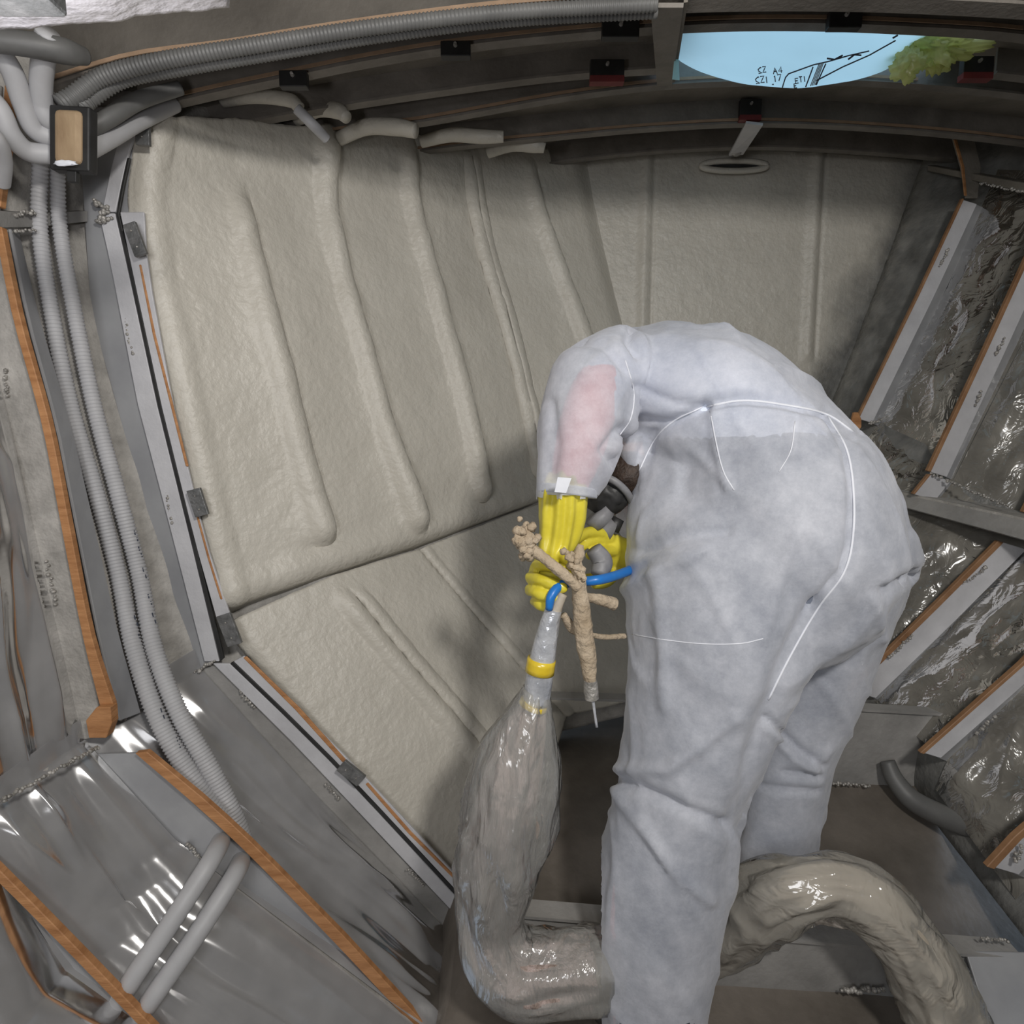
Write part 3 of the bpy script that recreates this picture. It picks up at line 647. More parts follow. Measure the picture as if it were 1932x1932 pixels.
# knuckle stringer between frames
e = empty('side_stringer', at(30, 410, 1.06), 'short welded stringer crossing behind the conduits just below the wood block', 'stringer')
A = [at(-60, 395, .95), at(70, 402, 1.09), at(165, 398, 1.19)]; B_ = [at(-60, 430, .95), at(70, 428, 1.09), at(165, 418, 1.19)]
link('bar', mesh(*slab(A, B_, .02)), M['steel'], e, False); lumps([(0, 408, 1.02), (66, 400, 1.07)], 20, .005, e, seed=41); lumps([(0, 438, 1.02), (66, 434, 1.07)], 16, .004, e, seed=42)
# frame F-1
e2 = empty('hull_frame', at(100, 1760, .86), 'nearest hull frame with an orange batten crossing the bottom left corner', 'frame')
strip([(-60, 1660), (200, 1935), (300, 2040)], [(-30, 1612), (262, 1932), (330, 1990)], .86, .006, 'web', M['bluegrey'], e2)
strip([(-40, 1606), (100, 1745), (240, 1890), (330, 1985)], [(-25, 1596), (114, 1735), (256, 1882), (345, 1975)], .848, .012, 'wooden_batten', M['wood'], e2, n=5)
strip([(-60, 1690), (210, 1960)], [(-60, 1740), (180, 1975)], .84, .006, 'flange', M['tape'], e2)
# films over the bays (left)
def bay_film(SA, SB, push, amp, seed, label, group=None, mat=None, nu=70, nv=110, toward=Vector((0, .3, 1.0)), wr=9.0, nm='plastic_film', stretch=(2.6, 1.7)):
    rows = loft([SA, [lerp(a, b, .5) for a, b in zip(SA, SB)], SB], nu, nv, False, False); nr = normals_of(rows, toward); o = []
    for i in range(nu):
        r = []
        for j in range(nv):
            u, v = i / (nu - 1), j / (nv - 1); p = rows[i][j]; q = Vector((u * stretch[0] + .35 * noise.noise(Vector((u * 2, v * 3, seed))), v * stretch[1], seed * 1.7))
            ed = min(1, 6 * min(u, 1 - u)) * min(1, 8 * min(v, 1 - v))
            h = push * (.6 + .4 * ed) + amp * ed * (fbm(q, 3) + 1.1 * (1 - abs(noise.noise(q * .8))) ** 4 - .3)
            r.append(p + nr[i][j] * h)
        o.append(r)
    f = link(nm, mesh(*grid(o)), mat or M['film_l']); tag(f, label, 'plastic film', group); return f
def up(S): return S[0:4]
def lo(S): return [lerp(S[2], S[3], .92)] + S[3:6]
bay_film([p for p in HL[2][1:4]], [p for p in HL[3][1:4]], .02, .012, 3, 'glossy grey plastic film at the left edge, above the long weld line')
bay_film(lo(HL[2]), lo(HL[3]), .028, .011, 8, 'glossy grey plastic film behind the two short smooth conduits, with big curved highlights')
bay_film(lo(HL[3]), lo(HL[4]), .020, .009, 15, 'grey film-covered bay between the orange batten and the light grey foam-edge frame')
bay_film(lo(HL[1]), lo(HL[2]), .02, .014, 21, 'dark glossy film in the very bottom left corner')
# ================================================================== CONDUITS
def conduit(path, label, mat='conduit', corr=.0068, seg=16, group=None, n=60, nm='conduit'):
    me = mesh(*ptube(path, n, seg, corr)); o = link(nm, me, M[mat]); tag(o, label, 'conduit', group); return o
c1 = conduit([(76, 305, 1.08, 14), (74, 420, 1.09, 14), (92, 560, 1.10, 14), (132, 760, 1.11, 14.5), (182, 930, 1.11, 14.5), (222, 1080, 1.11, 15), (252, 1220, 1.085, 16), (300, 1360, 1.055, 17), (370, 1480, 1.045, 18), (425, 1560, 1.045, 19), (462, 1650, 1.06, 19)],
             'left corrugated grey conduit of the pair running down from the wood block', 'conduit', .0066)
c2 = conduit([(108, 305, 1.10, 13), (112, 420, 1.11, 13), (135, 560, 1.12, 13.5), (176, 760, 1.13, 14), (222, 930, 1.13, 14.5), (262, 1080, 1.13, 15), (290, 1220, 1.10, 16), (335, 1340, 1.075, 17), (398, 1455, 1.065, 18), (444, 1550, 1.06, 18), (474, 1640, 1.06, 18)],
             'right corrugated grey conduit of the pair running down from the wood block', 'conduit', .0066)
for c, L in ((c1, [(246, 1140), (250, 1170), (258, 1205), (300, 1345), (330, 1400)]), (c2, [(250, 1010), (258, 1040), (266, 1080), (276, 1130), (284, 1165)])):
    b_ = BVHTree.FromPolygons([tuple(v.co) for v in c.data.vertices], [tuple(p.vertices) for p in c.data.polygons])
    strokes(b_, [[(x - 1 + 4, y - 9), (x + 1 + 4, y - 1)] for x, y in L] + [[(x + 8, y + 4), (x + 10, y + 11)] for x, y in L], 1.8, 'printed_mark', M['ink'], c, .001)
conduit([(418, 1585, 1.03, 17), (408, 1606, .97, 17.5), (385, 1645, .935, 18), (320, 1745, .885, 18.5), (255, 1840, .860, 19), (215, 1905, .862, 19), (170, 1970, .865, 19)], 'upper of the two short smooth grey conduits crossing the lower left film', corr=0)
conduit([(456, 1622, 1.03, 17), (446, 1645, .97, 17.5), (422, 1685, .935, 18), (360, 1780, .885, 18.5), (300, 1865, .860, 19), (262, 1920, .862, 19), (215, 1985, .865, 19)], 'lower of the two short smooth grey conduits crossing the lower left film', corr=0)
# upper left bundle
conduit([(90, 60, .93, 20), (78, 150, .97, 19), (80, 195, .99, 18), (88, 222, 1.0, 17), (110, 240, 1.02, 16)], 'smooth grey conduit bending into the wood block, topmost of the three', corr=0)
conduit([(-30, 60, .92, 20), (20, 130, .95, 19), (45, 200, .98, 18), (66, 245, 1.0, 17.5), (108, 262, 1.02, 17)], 'smooth grey conduit bending into the wood block, middle of the three', corr=0)
conduit([(-60, 150, .94, 18), (-5, 200, .96, 18), (22, 255, .98, 18), (52, 285, 1.0, 18), (98, 291, 1.02, 17)], 'smooth grey conduit bending into the wood block, lowest of the three', corr=0)
conduit([(-60, 72, .90, 20), (40, 82, .92, 21), (120, 96, .95, 22), (160, 106, .98, 15)], 'thick dark tube end at the top left below the foil board', 'conduit_d', 0)
conduit([(-40, 240, .9, 16), (-10, 262, .92, 17), (4, 300, .95, 16), (2, 345, .98, 15)], 'pale conduit seen at the left edge behind the batten top', 'conduit', 0)
conduit([(112, 198, .99, 17), (135, 185, 1.0, 17), (190, 146, 1.01, 16), (300, 116, 1.01, 15), (480, 86, 1.01, 14), (700, 52, 1.01, 13.5), (950, 24, 1.01, 13), (1240, 8, 1.01, 13)], 'long corrugated conduit sweeping along the nearest deck beam, upper of two', 'conduit_d', .006)
conduit([(150, 205, 1.01, 17), (168, 185, 1.02, 17), (230, 150, 1.03, 15), (340, 128, 1.03, 14), (520, 100, 1.03, 12), (720, 68, 1.03, 11), (960, 40, 1.03, 10), (1240, 24, 1.03, 10)], 'long corrugated conduit sweeping along the nearest deck beam, lower of two', 'conduit_d', .006)
conduit([(150, 250, 1.04, 17), (200, 225, 1.06, 16), (260, 190, 1.10, 15), (340, 166, 1.14, 12)], 'smooth conduit rising right from the wood block towards the foam corner, upper of two', 'conduit_d', 0)
conduit([(158, 288, 1.04, 17), (205, 262, 1.08, 16.5), (262, 228, 1.14, 16), (330, 198, 1.22, 13)], 'smooth conduit rising right from the wood block towards the foam corner, lower of two', 'conduit', 0)
# tubes poking out above the foam
conduit([(420, 190, 1.36, 12), (480, 182, 1.34, 12), (550, 190, 1.33, 12), (566, 205, 1.33, 11)], 'tan tube bent along the deck edge above the foam', 'foam', 0, nm='sprayed_tube')
conduit([(560, 205, 1.32, 10), (590, 235, 1.33, 10), (616, 262, 1.36, 9)], 'short pale grey pipe stub slanting into the foam top edge', 'conduit', 0, nm='pipe_stub')
for i, (p, lb) in enumerate([([(560, 225, 1.46, 12), (600, 207, 1.42, 13), (640, 210, 1.38, 14), (654, 222, 1.37, 11)], 'foam-coated tube end right of the slanting pipe stub'),
              ([(640, 262, 1.50, 12), (690, 240, 1.48, 14), (750, 240, 1.46, 15), (785, 247, 1.45, 13)], 'foam-coated tube end above the second foam rib'),
              ([(795, 268, 1.64, 10), (850, 255, 1.62, 12), (910, 258, 1.60, 12), (950, 258, 1.60, 10)], 'foam-coated tube end above the third foam rib'),
              ([(920, 288, 1.80, 10), (965, 272, 1.78, 13), (1010, 274, 1.76, 13), (1028, 279, 1.76, 9)], 'foam-coated tube end above the fourth foam rib, closest to the bulkhead')]):
    conduit(p, lb, 'foam', 0, nm='sprayed_tube')
# block with black strap
e = empty('mounting_block', at(135, 262, .99), 'tan wood block in a black rubber holder on the left, where the conduits meet', 'block')
A = at(134, 262, .985)
ax = Vector((1, 0, -.05)).normalized(); az = Vector((.10, 0, 1)).normalized(); ay = Vector((0, 1, 0))
bevel(link('holder', mesh(*boxd(A + ay * .006, ax * m_of(38, A), ay * .010, az * m_of(57, A))), M['dark'], e, False), .003)
bevel(link('block', mesh(*boxd(A, ax * m_of(26, A), ay * .010, az * m_of(48, A))), M['plywood'], e, False), .008, 3)
bevel(link('strap_tail', mesh(*boxd(at(138, 330, .99), ax * m_of(9, A), ay * .004, az * m_of(14, A))), M['dark'], e, False), .001)
link('paint_smear', mesh(*blob(at(122, 308, .972), (.016, .003, .004), 4, .4, 3, 3)), M['seam'], e)
# foil board top left
e = empty('foil_board', at(200, 15, .8), 'shiny crumpled foil board at the top left corner with a yellow edge', 'board')
A = [at(-150, 58, .58), at(200, 32, .62), at(430, 2, .66)]; B_ = [at(-150, -60, .50), at(200, -70, .54), at(430, -90, .58)]
rows = loft([[a, b] for a, b in zip(A, B_)], 60, 20, False, False)
for r in rows:
    for j, p in enumerate(r): r[j] = p + Vector((0, 0, .006 * fbm(p * 16)))
solid(link('foil_face', mesh(*grid(rows)), M['foil'], e), .003)
ed = interp([tuple(p + Vector((0, .0, -.002))) for p in A], 20, False)
link('yellow_edge', mesh(*slab(ed, [p + Vector((0, .004, .006)) for p in ed], .004)), M['plywood'], e, False)
e = empty('foil_wrapped_bracket', at(60, 5, .72), 'dark green wrapped bracket corner hanging at the very top left', 'bracket')
bevel(link('body', mesh(*boxd(at(40, -10, .50), Vector((.026, 0, 0)), Vector((0, .012, 0)), Vector((0, .0, .009)))), M['tape'], e, False), .003)

# ================================================================== RIGHT SIDE FRAMES
def rframe(label, parts, Y, fl='flange'):
    e = empty('hull_frame', at(parts[0][0][1][0], parts[0][0][1][1], Y), label, 'frame')
    for line, fw, bw in parts:
        bw *= .7
        A = line; B_ = [(x + fw, y + fw * .30) for x, y in line]
        strip(A, B_, Y - .01, .005, 'flange', M['flange'], e, dY=.004, n=8)
        strip([(x - bw, y - bw * .3) for x, y in line], [(x - 1, y) for x, y in line], Y - .012, .012, 'wooden_batten', M['wood_dull'], e, n=8)
        strip([(x + fw * .85, y + fw * .28) for x, y in line], [(x + fw + 12, y + fw * .3 + 6) for x, y in line], Y, .005, 'web', M['bluegrey'], e, dY=.02, n=6)
    return e
r1 = rframe('grey slanting hull frame on the right nearest the end bulkhead', [([(1815, 378), (1740, 540), (1618, 790)], 26, 7)], 1.88)
r2 = rframe('grey hull frame on the right with an orange batten ending on the chine stringer', [([(2010, 330), (1932, 500), (1850, 680), (1752, 890)], 32, 11), ([(1752, 895), (1722, 932)], 40, 7)], 1.64)
r3 = rframe('grey hull frame slanting down beneath the chine stringer to the floor flange behind the worker', [([(2075, 650), (1990, 850), (1934, 968)], 40, 16), ([(1888, 1022), (1750, 1160), (1604, 1302)], 46, 16)], 1.49)
r4 = rframe('grey hull frame at the right edge ending above the dark curved conduit', [([(2060, 1110), (1932, 1246), (1738, 1418)], 34, 12)], 1.27)
r5 = rframe('grey hull frame end with orange wedge tip at the lower right edge', [([(2000, 1510), (1925, 1570), (1868, 1632)], 50, 22)], 1.04)
strip([(1608, 778), (1602, 800), (1616, 812)], [(1616, 778), (1622, 790), (1622, 806)], 1.86, .01, 'batten_wedge', M['wood'], r1)
for i, (r_, a, b) in enumerate([(r1, (1790, 470), (1775, 500)), (r1, (1640, 800), (1665, 790)), (r2, (1892, 640), (1880, 670)), (r2, (1850, 740), (1840, 765)), (r3, (1860, 1070), (1822, 1100)), (r3, (1720, 1200), (1680, 1240)), (r4, (1880, 1350), (1840, 1385)), (r5, (1930, 1600), (1915, 1625))]):
    Y = {r1: 1.88, r2: 1.64, r3: 1.48, r4: 1.26, r5: 1.03}[r_]
    lumps([(a[0], a[1], Y - .02), (b[0], b[1], Y - .02)], 10, .0055, r_, seed=60 + i)
lumps([(1755, 892, 1.62), (1785, 905, 1.60), (1900, 955, 1.45)], 40, .005, r2, seed=77)
# deck edge on the right
e = empty('deck_edge_bracket', at(1820, 310, 1.9), 'rusty brown bracket where the right frame meets the deck edge', 'bracket')
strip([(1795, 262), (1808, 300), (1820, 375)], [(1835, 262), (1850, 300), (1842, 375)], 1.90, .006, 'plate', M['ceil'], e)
strip([(1798, 264), (1811, 300), (1818, 370)], [(1804, 264), (1817, 300), (1823, 370)], 1.888, .004, 'edge_strip', M['wood'], e)
e = empty('side_stringer', at(1850, 335, 1.8), 'welded deck edge stringer running to the right edge under the deck', 'stringer')
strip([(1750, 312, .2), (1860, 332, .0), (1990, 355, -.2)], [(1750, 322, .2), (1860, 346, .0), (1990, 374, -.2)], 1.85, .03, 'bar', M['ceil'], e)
lumps([(1850, 345, 1.80), (1932, 362, 1.7)], 26, .005, e, seed=79)
# chine stringer right
e = empty('chine_stringer', at(1820, 970, 1.55), 'dark grey stringer bar running along the right chine to the edge', 'stringer')
A = [at(1600, 905, 1.86), at(1712, 935, 1.66), at(1932, 982, 1.40), at(2050, 1010, 1.28)]; B_ = [at(1600, 930, 1.84), at(1712, 958, 1.64), at(1932, 1018, 1.38), at(2050, 1055, 1.26)]
link('face', mesh(*slab(A, B_, .01)), M['steel'], e, False)
link('shelf', mesh(*slab(A, [a + Vector((.10, .05, -.005)) for a in A], .006)), M['rough_steel'], e, False)
# films right
def seg(S, a, b): return S[a:b]
TW = Vector((.3, .3, 1.0))
FR = dict(mat=M['film_r'], toward=TW, stretch=(3.5, 5))
bay_film(seg(HR[1], 0, 3), seg(HR[2], 0, 3), .012, .006, 31, 'wrinkled grey film panel between the two right frames above the chine', **FR)
bay_film(seg(HR[2], 0, 3), seg(HR[3], 0, 3), .012, .006, 37, 'wrinkled grey film panel at the right edge above the chine stringer', **FR)
bay_film(seg(HR[1], 2, 5), seg(HR[2], 2, 5), .010, .006, 43, 'wrinkled brownish film panel beneath the chine stringer, close to the worker', **FR)
bay_film(seg(HR[2], 2, 5), seg(HR[3], 2, 5), .010, .006, 47, 'wrinkled brownish film panel left of the frame that slants to the floor flange', **FR)
bay_film(seg(HR[3], 2, 5), seg(HR[4], 2, 5), .010, .006, 53, 'wrinkled brownish film panel with looping highlights above the floor flange end', **FR)
bay_film(seg(HR[4], 2, 6), seg(HR[5], 2, 6), .012, .010, 59, 'glossy film panel at the right edge with ring-shaped highlights beside the dark conduit', **FR)
# ================================================================== FLOOR STRUCTURES
def webplate(name, A, zb, Y0, Y1, label, fw=.035, hole=None):
    e = empty(name, at(*A[len(A) // 2]), label, 'floor beam'); T = interp([tuple(at(*p)) for p in A], 14, False)
    link('web', mesh(*slab([p + Vector((0, .01, 0)) for p in T if not hole or p.x > hole], [Vector((p.x, p.y + .01, zb)) for p in T if not hole or p.x > hole], .006)), M['steel'], e, False)
    link('top_flange', mesh(*slab(T, [p + Vector((0, fw, .002)) for p in T], .006, Vector((0, 0, -1)))), M['steel'], e, False)
    return e
w1 = webplate('floor_beam', [(1040, 1316, 1.38), (1300, 1324, 1.37), (1590, 1336, 1.36), (1840, 1350, 1.35)], .16, 0, 0, 'far grey floor beam right of the worker beneath the brown film panels', .03, at(1200, 1320, 1.38).x)
lumps([(1560, 1478, 1.345), (1640, 1482, 1.345)], 22, .005, w1, seed=90)
w2 = webplate('floor_beam', [(960, 1726, 1.02), (1118, 1739, 1.01), (1449, 1770, 1.0), (1667, 1788, .99), (1932, 1808, .97)], .03, 0, 0, 'near grey floor beam crossing under the plastic-wrapped hose', .04)
lumps([(1590, 1868, .985), (1670, 1868, .98)], 20, .006, w2, seed=91)
e = empty('bilge_plate', at(1870, 1860, .93), 'blue grey plate at the lower right corner beyond the wrapped hose', 'plate')
bevel(link('plate', mesh(*slab([at(1818, 1795, .99), at(1880, 1990, .88)], [at(2050, 1800, .97), at(2150, 1990, .86)], .008)), M['bluegrey'], e, False), .002)
lumps([(1850, 1770, .985), (1900, 1775, .98)], 12, .004, e, seed=93)
conduit([(1674, 1436, 1.34, 13), (1688, 1470, 1.32, 16), (1720, 1508, 1.29, 19), (1780, 1540, 1.24, 21), (1850, 1566, 1.18, 21), (1905, 1582, 1.13, 20)], 'dark curved conduit lying at the foot of the right hull beside the glossy film', 'conduit_d', 0)
e = empty('wooden_peg', at(1035, 1560, 1.25), 'small brown wooden wedge peeking out right of the hanging wrapped hose', 'wedge')
bevel(link('wedge', mesh(*boxd(at(1030, 1562, 1.22), Vector((.022, 0, .0)), Vector((0, .02, 0)), Vector((0, 0, .022)))), M['wood'], e, False), .008, 3)
# ================================================================== WORKER
def sect(path, seg=28, n=30, cap=True):
    """path of (px,py,Y,half width px,half depth px): elliptical limb"""
    raw = []
    for px, py, Y, a, b in path:
        P = at(px, py, Y); raw.append((P.x, P.y, P.z, m_of(a, P)))
    ra = interp4(raw, n); rb = interp([Vector((p[0], p[1], p[2], 0)) for p in raw], n)
    bb = []
    P5 = [Vector((r[0], r[1], r[2], m_of(p[4], Vector(r[:3])))) for r, p in zip(raw, path)]; rb = interp(P5, n)
    pts = [Vector(v[:3]) for v in ra]; vs, fs = [], []
    ends = [(0, -1), (n - 1, 1)]
    rings = []
    for i, p in enumerate(pts):
        T = (pts[min(n - 1, i + 1)] - pts[max(0, i - 1)]).normalized(); V = (p - CAM).normalized()
        S = T.cross(V).normalized(); D = S.cross(T).normalized(); rings.append((p, T, S, D, ra[i][3], rb[i][3]))
    if cap:
        p, T, S, D, a, b = rings[0]; pre = [(p - T * min(a, b) * math.sin(k), T, S, D, a * math.cos(k), b * math.cos(k)) for k in (1.45, 1.1, .75, .4)]
        p, T, S, D, a, b = rings[-1]; post = [(p + T * min(a, b) * math.sin(k), T, S, D, a * math.cos(k), b * math.cos(k)) for k in (.4, .75, 1.1, 1.45)]
        rings = pre + rings + post
    for i, (p, T, S, D, a, b) in enumerate(rings):
        for k in range(seg):
            an = 2 * math.pi * k / seg; vs.append(p + S * a * math.cos(an) + D * b * math.sin(an))
        if i:
            o = (i - 1) * seg
            for k in range(seg): fs.append((o + k, o + (k + 1) % seg, o + seg + (k + 1) % seg, o + seg + k))
    m = len(rings); fs.append(tuple(range(seg))[::-1]); fs.append(tuple((m - 1) * seg + k for k in range(seg)))
    return vs, fs
def union(parts, voxel, it=6):
    me = mesh(*merge(parts)); o = bpy.data.objects.new('tmp', me); C.objects.link(o)
    r = o.modifiers.new('r', 'REMESH'); r.mode = 'VOXEL'; r.voxel_size = voxel
    if it: s = o.modifiers.new('s', 'SMOOTH'); s.factor = .6; s.iterations = it
    dg = bpy.context.evaluated_depsgraph_get(); dg.update(); out = bpy.data.meshes.new_from_object(o.evaluated_get(dg))
    bpy.data.objects.remove(o); return out
def pix(p):
    d = p - CAM; s = F / d.dot(FWD); return 966 + d.x * s, 966 - d.dot(UP) * s
TORSO = [(1190, 715, 1.20, 92, 150), (1250, 725, 1.18, 112, 165), (1340, 770, 1.13, 142, 180), (1425, 860, 1.08, 158, 178), (1455, 940, 1.04, 200, 185), (1450, 1020, 1.03, 228, 190), (1440, 1085, 1.03, 210, 175)]
LEGN = [(1370, 1060, 1.0, 180, 150), (1356, 1180, .98, 175, 145), (1330, 1290, .97, 150, 130), (1305, 1400, .96, 128, 122), (1282, 1500, .955, 116, 115), (1256, 1620, .95, 120, 112), (1238, 1730, .945, 119, 108), (1228, 1850, .94, 110, 105), (1226, 1950, .93, 96, 95)]
LEGF = [(1560, 1050, 1.12, 150, 130), (1558, 1150, 1.13, 112, 125), (1520, 1270, 1.14, 100, 112), (1482, 1400, 1.15, 88, 105), (1470, 1500, 1.15, 82, 100), (1450, 1620, 1.15, 76, 95), (1440, 1700, 1.15, 72, 90)]
ARM = [(1165, 690, 1.08, 70, 75), (1120, 720, 1.04, 78, 78), (1098, 790, 1.01, 78, 72), (1090, 850, .99, 76, 66), (1074, 905, .98, 62, 56), (1068, 928, .975, 56, 50)]
ARMR = [(1215, 700, 1.36, 60, 60), (1190, 780, 1.42, 56, 56), (1200, 880, 1.38, 50, 50), (1210, 985, 1.28, 42, 42)]
HOOD = [(1215, 760, 1.2, 60, 80), (1200, 850, 1.12, 34, 60), (1210, 900, 1.10, 26, 50)]
BELLY = [(1330, 850, 1.14, 120, 110), (1285, 960, 1.08, 92, 110), (1300, 1060, 1.02, 105, 120)]
BUTT = [(1600, 960, 1.1, 92, 110), (1622, 1035, 1.1, 82, 92), (1640, 1060, 1.1, 66, 60)]
FLAP = [(1650, 1000, 1.08, 52, 70), (1676, 1050, 1.08, 42, 60), (1700, 1078, 1.08, 22, 40)]
PUFF = [(1150, 720, 1.05, 40, 50), (1168, 790, 1.03, 34, 40)]
suit_me = union([sect(TORSO), sect(LEGN), sect(LEGF), sect(ARM), sect(ARMR), sect(HOOD), sect(BELLY), sect(BUTT), sect(PUFF), sect(FLAP)], .0062, 5)
CREASES = [([(1330, 765), (1400, 752), (1480, 760), (1560, 778), (1620, 822)], .010, .010), ([(1190, 905), (1230, 820), (1330, 765)], .012, .012),
    ([(1560, 778), (1600, 850), (1612, 950), (1608, 1030), (1592, 1080), (1540, 1150)], .010, .010), ([(1540, 1150), (1480, 1260), (1440, 1340), (1410, 1440), (1385, 1560)], .012, .018),
    ([(1195, 600), (1188, 640), (1205, 668)], .012, .009), ([(1205, 1040), (1290, 1010), (1370, 1000)], .010, .012), ([(1180, 1115), (1260, 1070), (1330, 1040)], -.008, .012),
    ([(1165, 1470), (1230, 1500), (1320, 1540), (1370, 1560)], .010, .010), ([(1165, 1490), (1210, 1560), (1290, 1660), (1340, 1700)], -.007, .010), ([(1170, 1455), (1260, 1450), (1330, 1400), (1380, 1350)], -.007, .012),
    ([(1450, 1360), (1500, 1410), (1545, 1440)], .008, .007), ([(1455, 1375), (1500, 1430), (1535, 1450), (1560, 1410)], -.006, .008), ([(1480, 1455), (1540, 1462)], .007, .006), ([(1440, 1482), (1540, 1490)], .006, .006),
    ([(1345, 775), (1355, 850), (1375, 920)], -.006, .010), ([(1500, 790), (1495, 860)], -.005, .009), ([(1210, 790), (1260, 800), (1330, 770)], .008, .009), ([(1200, 730), (1270, 760), (1320, 765)], .007, .008),
    ([(1668, 1112), (1700, 1095), (1728, 1085)], .012, .010), ([(1640, 1130), (1660, 1200)], -.006, .010), ([(1085, 640), (1140, 650), (1180, 700)], .007, .009), ([(1040, 760), (1050, 840), (1040, 900)], .006, .010),
    ([(1170, 810), (1140, 850), (1165, 880)], .010, .010), ([(1240, 1080), (1250, 1200), (1255, 1330)], -.006, .013), ([(1500, 1010), (1470, 1100), (1440, 1200)], -.005, .012)]
def seg_d(p, a, b):
    ax, ay = a; bx, by = b; dx, dy = bx - ax, by - ay; t = max(0, min(1, ((p[0] - ax) * dx + (p[1] - ay) * dy) / (dx * dx + dy * dy)))
    return math.hypot(p[0] - ax - t * dx, p[1] - ay - t * dy)
CB = [(L, dep, wd * 1100, min(x for x, y in L) - 50, max(x for x, y in L) + 50, min(y for x, y in L) - 50, max(y for x, y in L) + 50) for L, dep, wd in CREASES]
suit_me.update()
nrm = [v.normal.copy() for v in suit_me.vertices]
for v, nn in zip(suit_me.vertices, nrm):
    p = v.co.copy(); X, Yp = pix(p)
    q = Vector((p.x * 7, p.y * 7, p.z * 3.0)); h = .005 * fbm(q, 2) + .007 * max(0, 1 - 5 * abs(noise.noise(q * .8 + Vector((4, 0, 0))))) + .004 * max(0, 1 - 6 * abs(noise.noise(Vector((p.x * 11 + p.z * 6, p.y * 10, p.z * 3)))))
    q2 = Vector((p.x * 14 + p.z * 6, p.y * 14, p.z * 9)); h += .0012 * (1 - abs(noise.noise(q2)) * 2) ** 2
    if X < 1210 and Yp < 940: h *= .8
    if nn.dot(CAM - p) > -.05:
        for L, dep, wd, x0, x1, y0, y1 in CB:
            if x0 < X < x1 and y0 < Yp < y1:
                d = min(seg_d((X, Yp), a, b) for a, b in zip(L, L[1:])); g = math.exp(-(d / wd) ** 2)
                if g > .02: h -= dep * g * 1.35
    v.co = p + nn * h
# open the cuff and hems, and the hood towards the face
bm = bmesh.new(); bm.from_mesh(suit_me)
cut = []
for f in bm.faces:
    c = f.calc_center_median(); X, Yp = pix(c)
    if c.y < 1.06 and X < 1135 and Yp > 936 + 4 * math.sin(X * .15): cut.append(f)
    elif Yp > 1938 + 6 * math.sin(X * .1) and X < 1400: cut.append(f)
bmesh.ops.delete(bm, geom=cut, context='FACES'); bm.to_mesh(suit_me); bm.free()
worker = empty('person', at(1228, 1965, .93), 'worker in translucent white hooded coverall and yellow gloves, bent double towards the left', 'person')
suit = link('coverall', suit_me, M['suit'], worker)
suit['label'] = 'translucent white disposable coverall'
sb = BVHTree.FromPolygons([tuple(v.co) for v in suit_me.vertices], [tuple(p.vertices) for p in suit_me.polygons])
def seamline(L, r=.0016, name='seam', mat=None, parent=None, lift=.0):
    pts = []
    D = interp([Vector((x, y, 0)) for x, y in L], max(12, int(sum(math.dist(a, b) for a, b in zip(L, L[1:])) / 10)), True)
    for p in D:
        q = onto(sb, p.x, p.y, lift)
        if q is not None and (not pts or (q - pts[-1]).length < .05): pts.append(q)
    if len(pts) > 3: return link(name, mesh(*tube_data(pts, [r] * len(pts), 6)), mat or M['seam'], parent or suit)
seamline([(1330, 768), (1400, 756), (1480, 764), (1560, 782), (1610, 815)], .0020, 'waist_seam')
seamline([(1325, 768), (1270, 795), (1235, 830), (1205, 890)], .0016, 'waist_seam')
seamline([(1562, 785), (1598, 850), (1611, 940), (1607, 1030), (1590, 1085), (1545, 1145), (1490, 1240), (1450, 1320)], .0017, 'back_seam')
seamline([(1182, 1195), (1260, 1208), (1330, 1215), (1400, 1214), (1440, 1205)], .0009, 'thigh_seam')
seamline([(1340, 775), (1350, 830), (1365, 890), (1385, 925)], .0011, 'seam')
seamline([(1500, 795), (1492, 850), (1470, 890)], .0009, 'seam')
seamline([(1180, 680), (1196, 740), (1190, 790), (1170, 820)], .0011, 'sleeve_seam')
# patch on cuff
q = onto(sb, 1062, 912, .002)
link('cuff_hem', mesh(*sect([(1071, 918, .974, 58, 52), (1069, 934, .972, 57, 51)], 28, 6, False)), M['suit'], suit)
link('cuff_label', mesh(*slab([at(1052, 900, .90), at(1046, 928, .90)], [at(1078, 902, .90), at(1068, 930, .90)], .002)), M['seam'], suit, False)
# body inside
S = lambda P, k, yy=0: [(x, y, Y, a * k, b * k) for x, y, Y, a, b in P]
HEAD = [(1215, 790, 1.2, 40, 44), (1196, 850, 1.17, 56, 64), (1172, 905, 1.14, 46, 58), (1152, 945, 1.12, 30, 40)]
ARMI = [(1165, 690, 1.08, 40, 42), (1128, 735, 1.04, 50, 46), (1105, 800, 1.01, 52, 44), (1090, 860, .99, 48, 40), (1074, 915, .98, 38, 32), (1064, 960, .97, 32, 28), (1045, 1040, .97, 24, 22)]
LEGN_in = LEGN[:-1] + [(1226, 1960, .93, 96, 95)]
body = union([sect(S(TORSO, .84)), sect(S(LEGN_in, .72)), sect(S(LEGF, .72) + [(1436, 1800, 1.12, 42, 50)]), sect(ARMI), sect(S(ARMR, .7)), sect(HEAD)], .011, 4)
for m_ in ('under', 'trous', 'shirt', 'skin'): body.materials.append(M[m_])
for p in body.polygons:
    X, Yp = pix(Vector(p.center)); c = p.center
    if X < 1160 and Yp > 690 and c.y < 1.09: p.material_index = 2
    elif X < 1216 and Yp > 835 and c.y > 1.03 and X < 1216 and Yp < 990: p.material_index = 3
    elif Yp > 820 + (1500 - X) * .03: p.material_index = 1
    else: p.material_index = 0
bo = link('body', body, None, worker); bo['label'] = 'body under the coverall: pink sleeve, pale shirt, dark trousers'
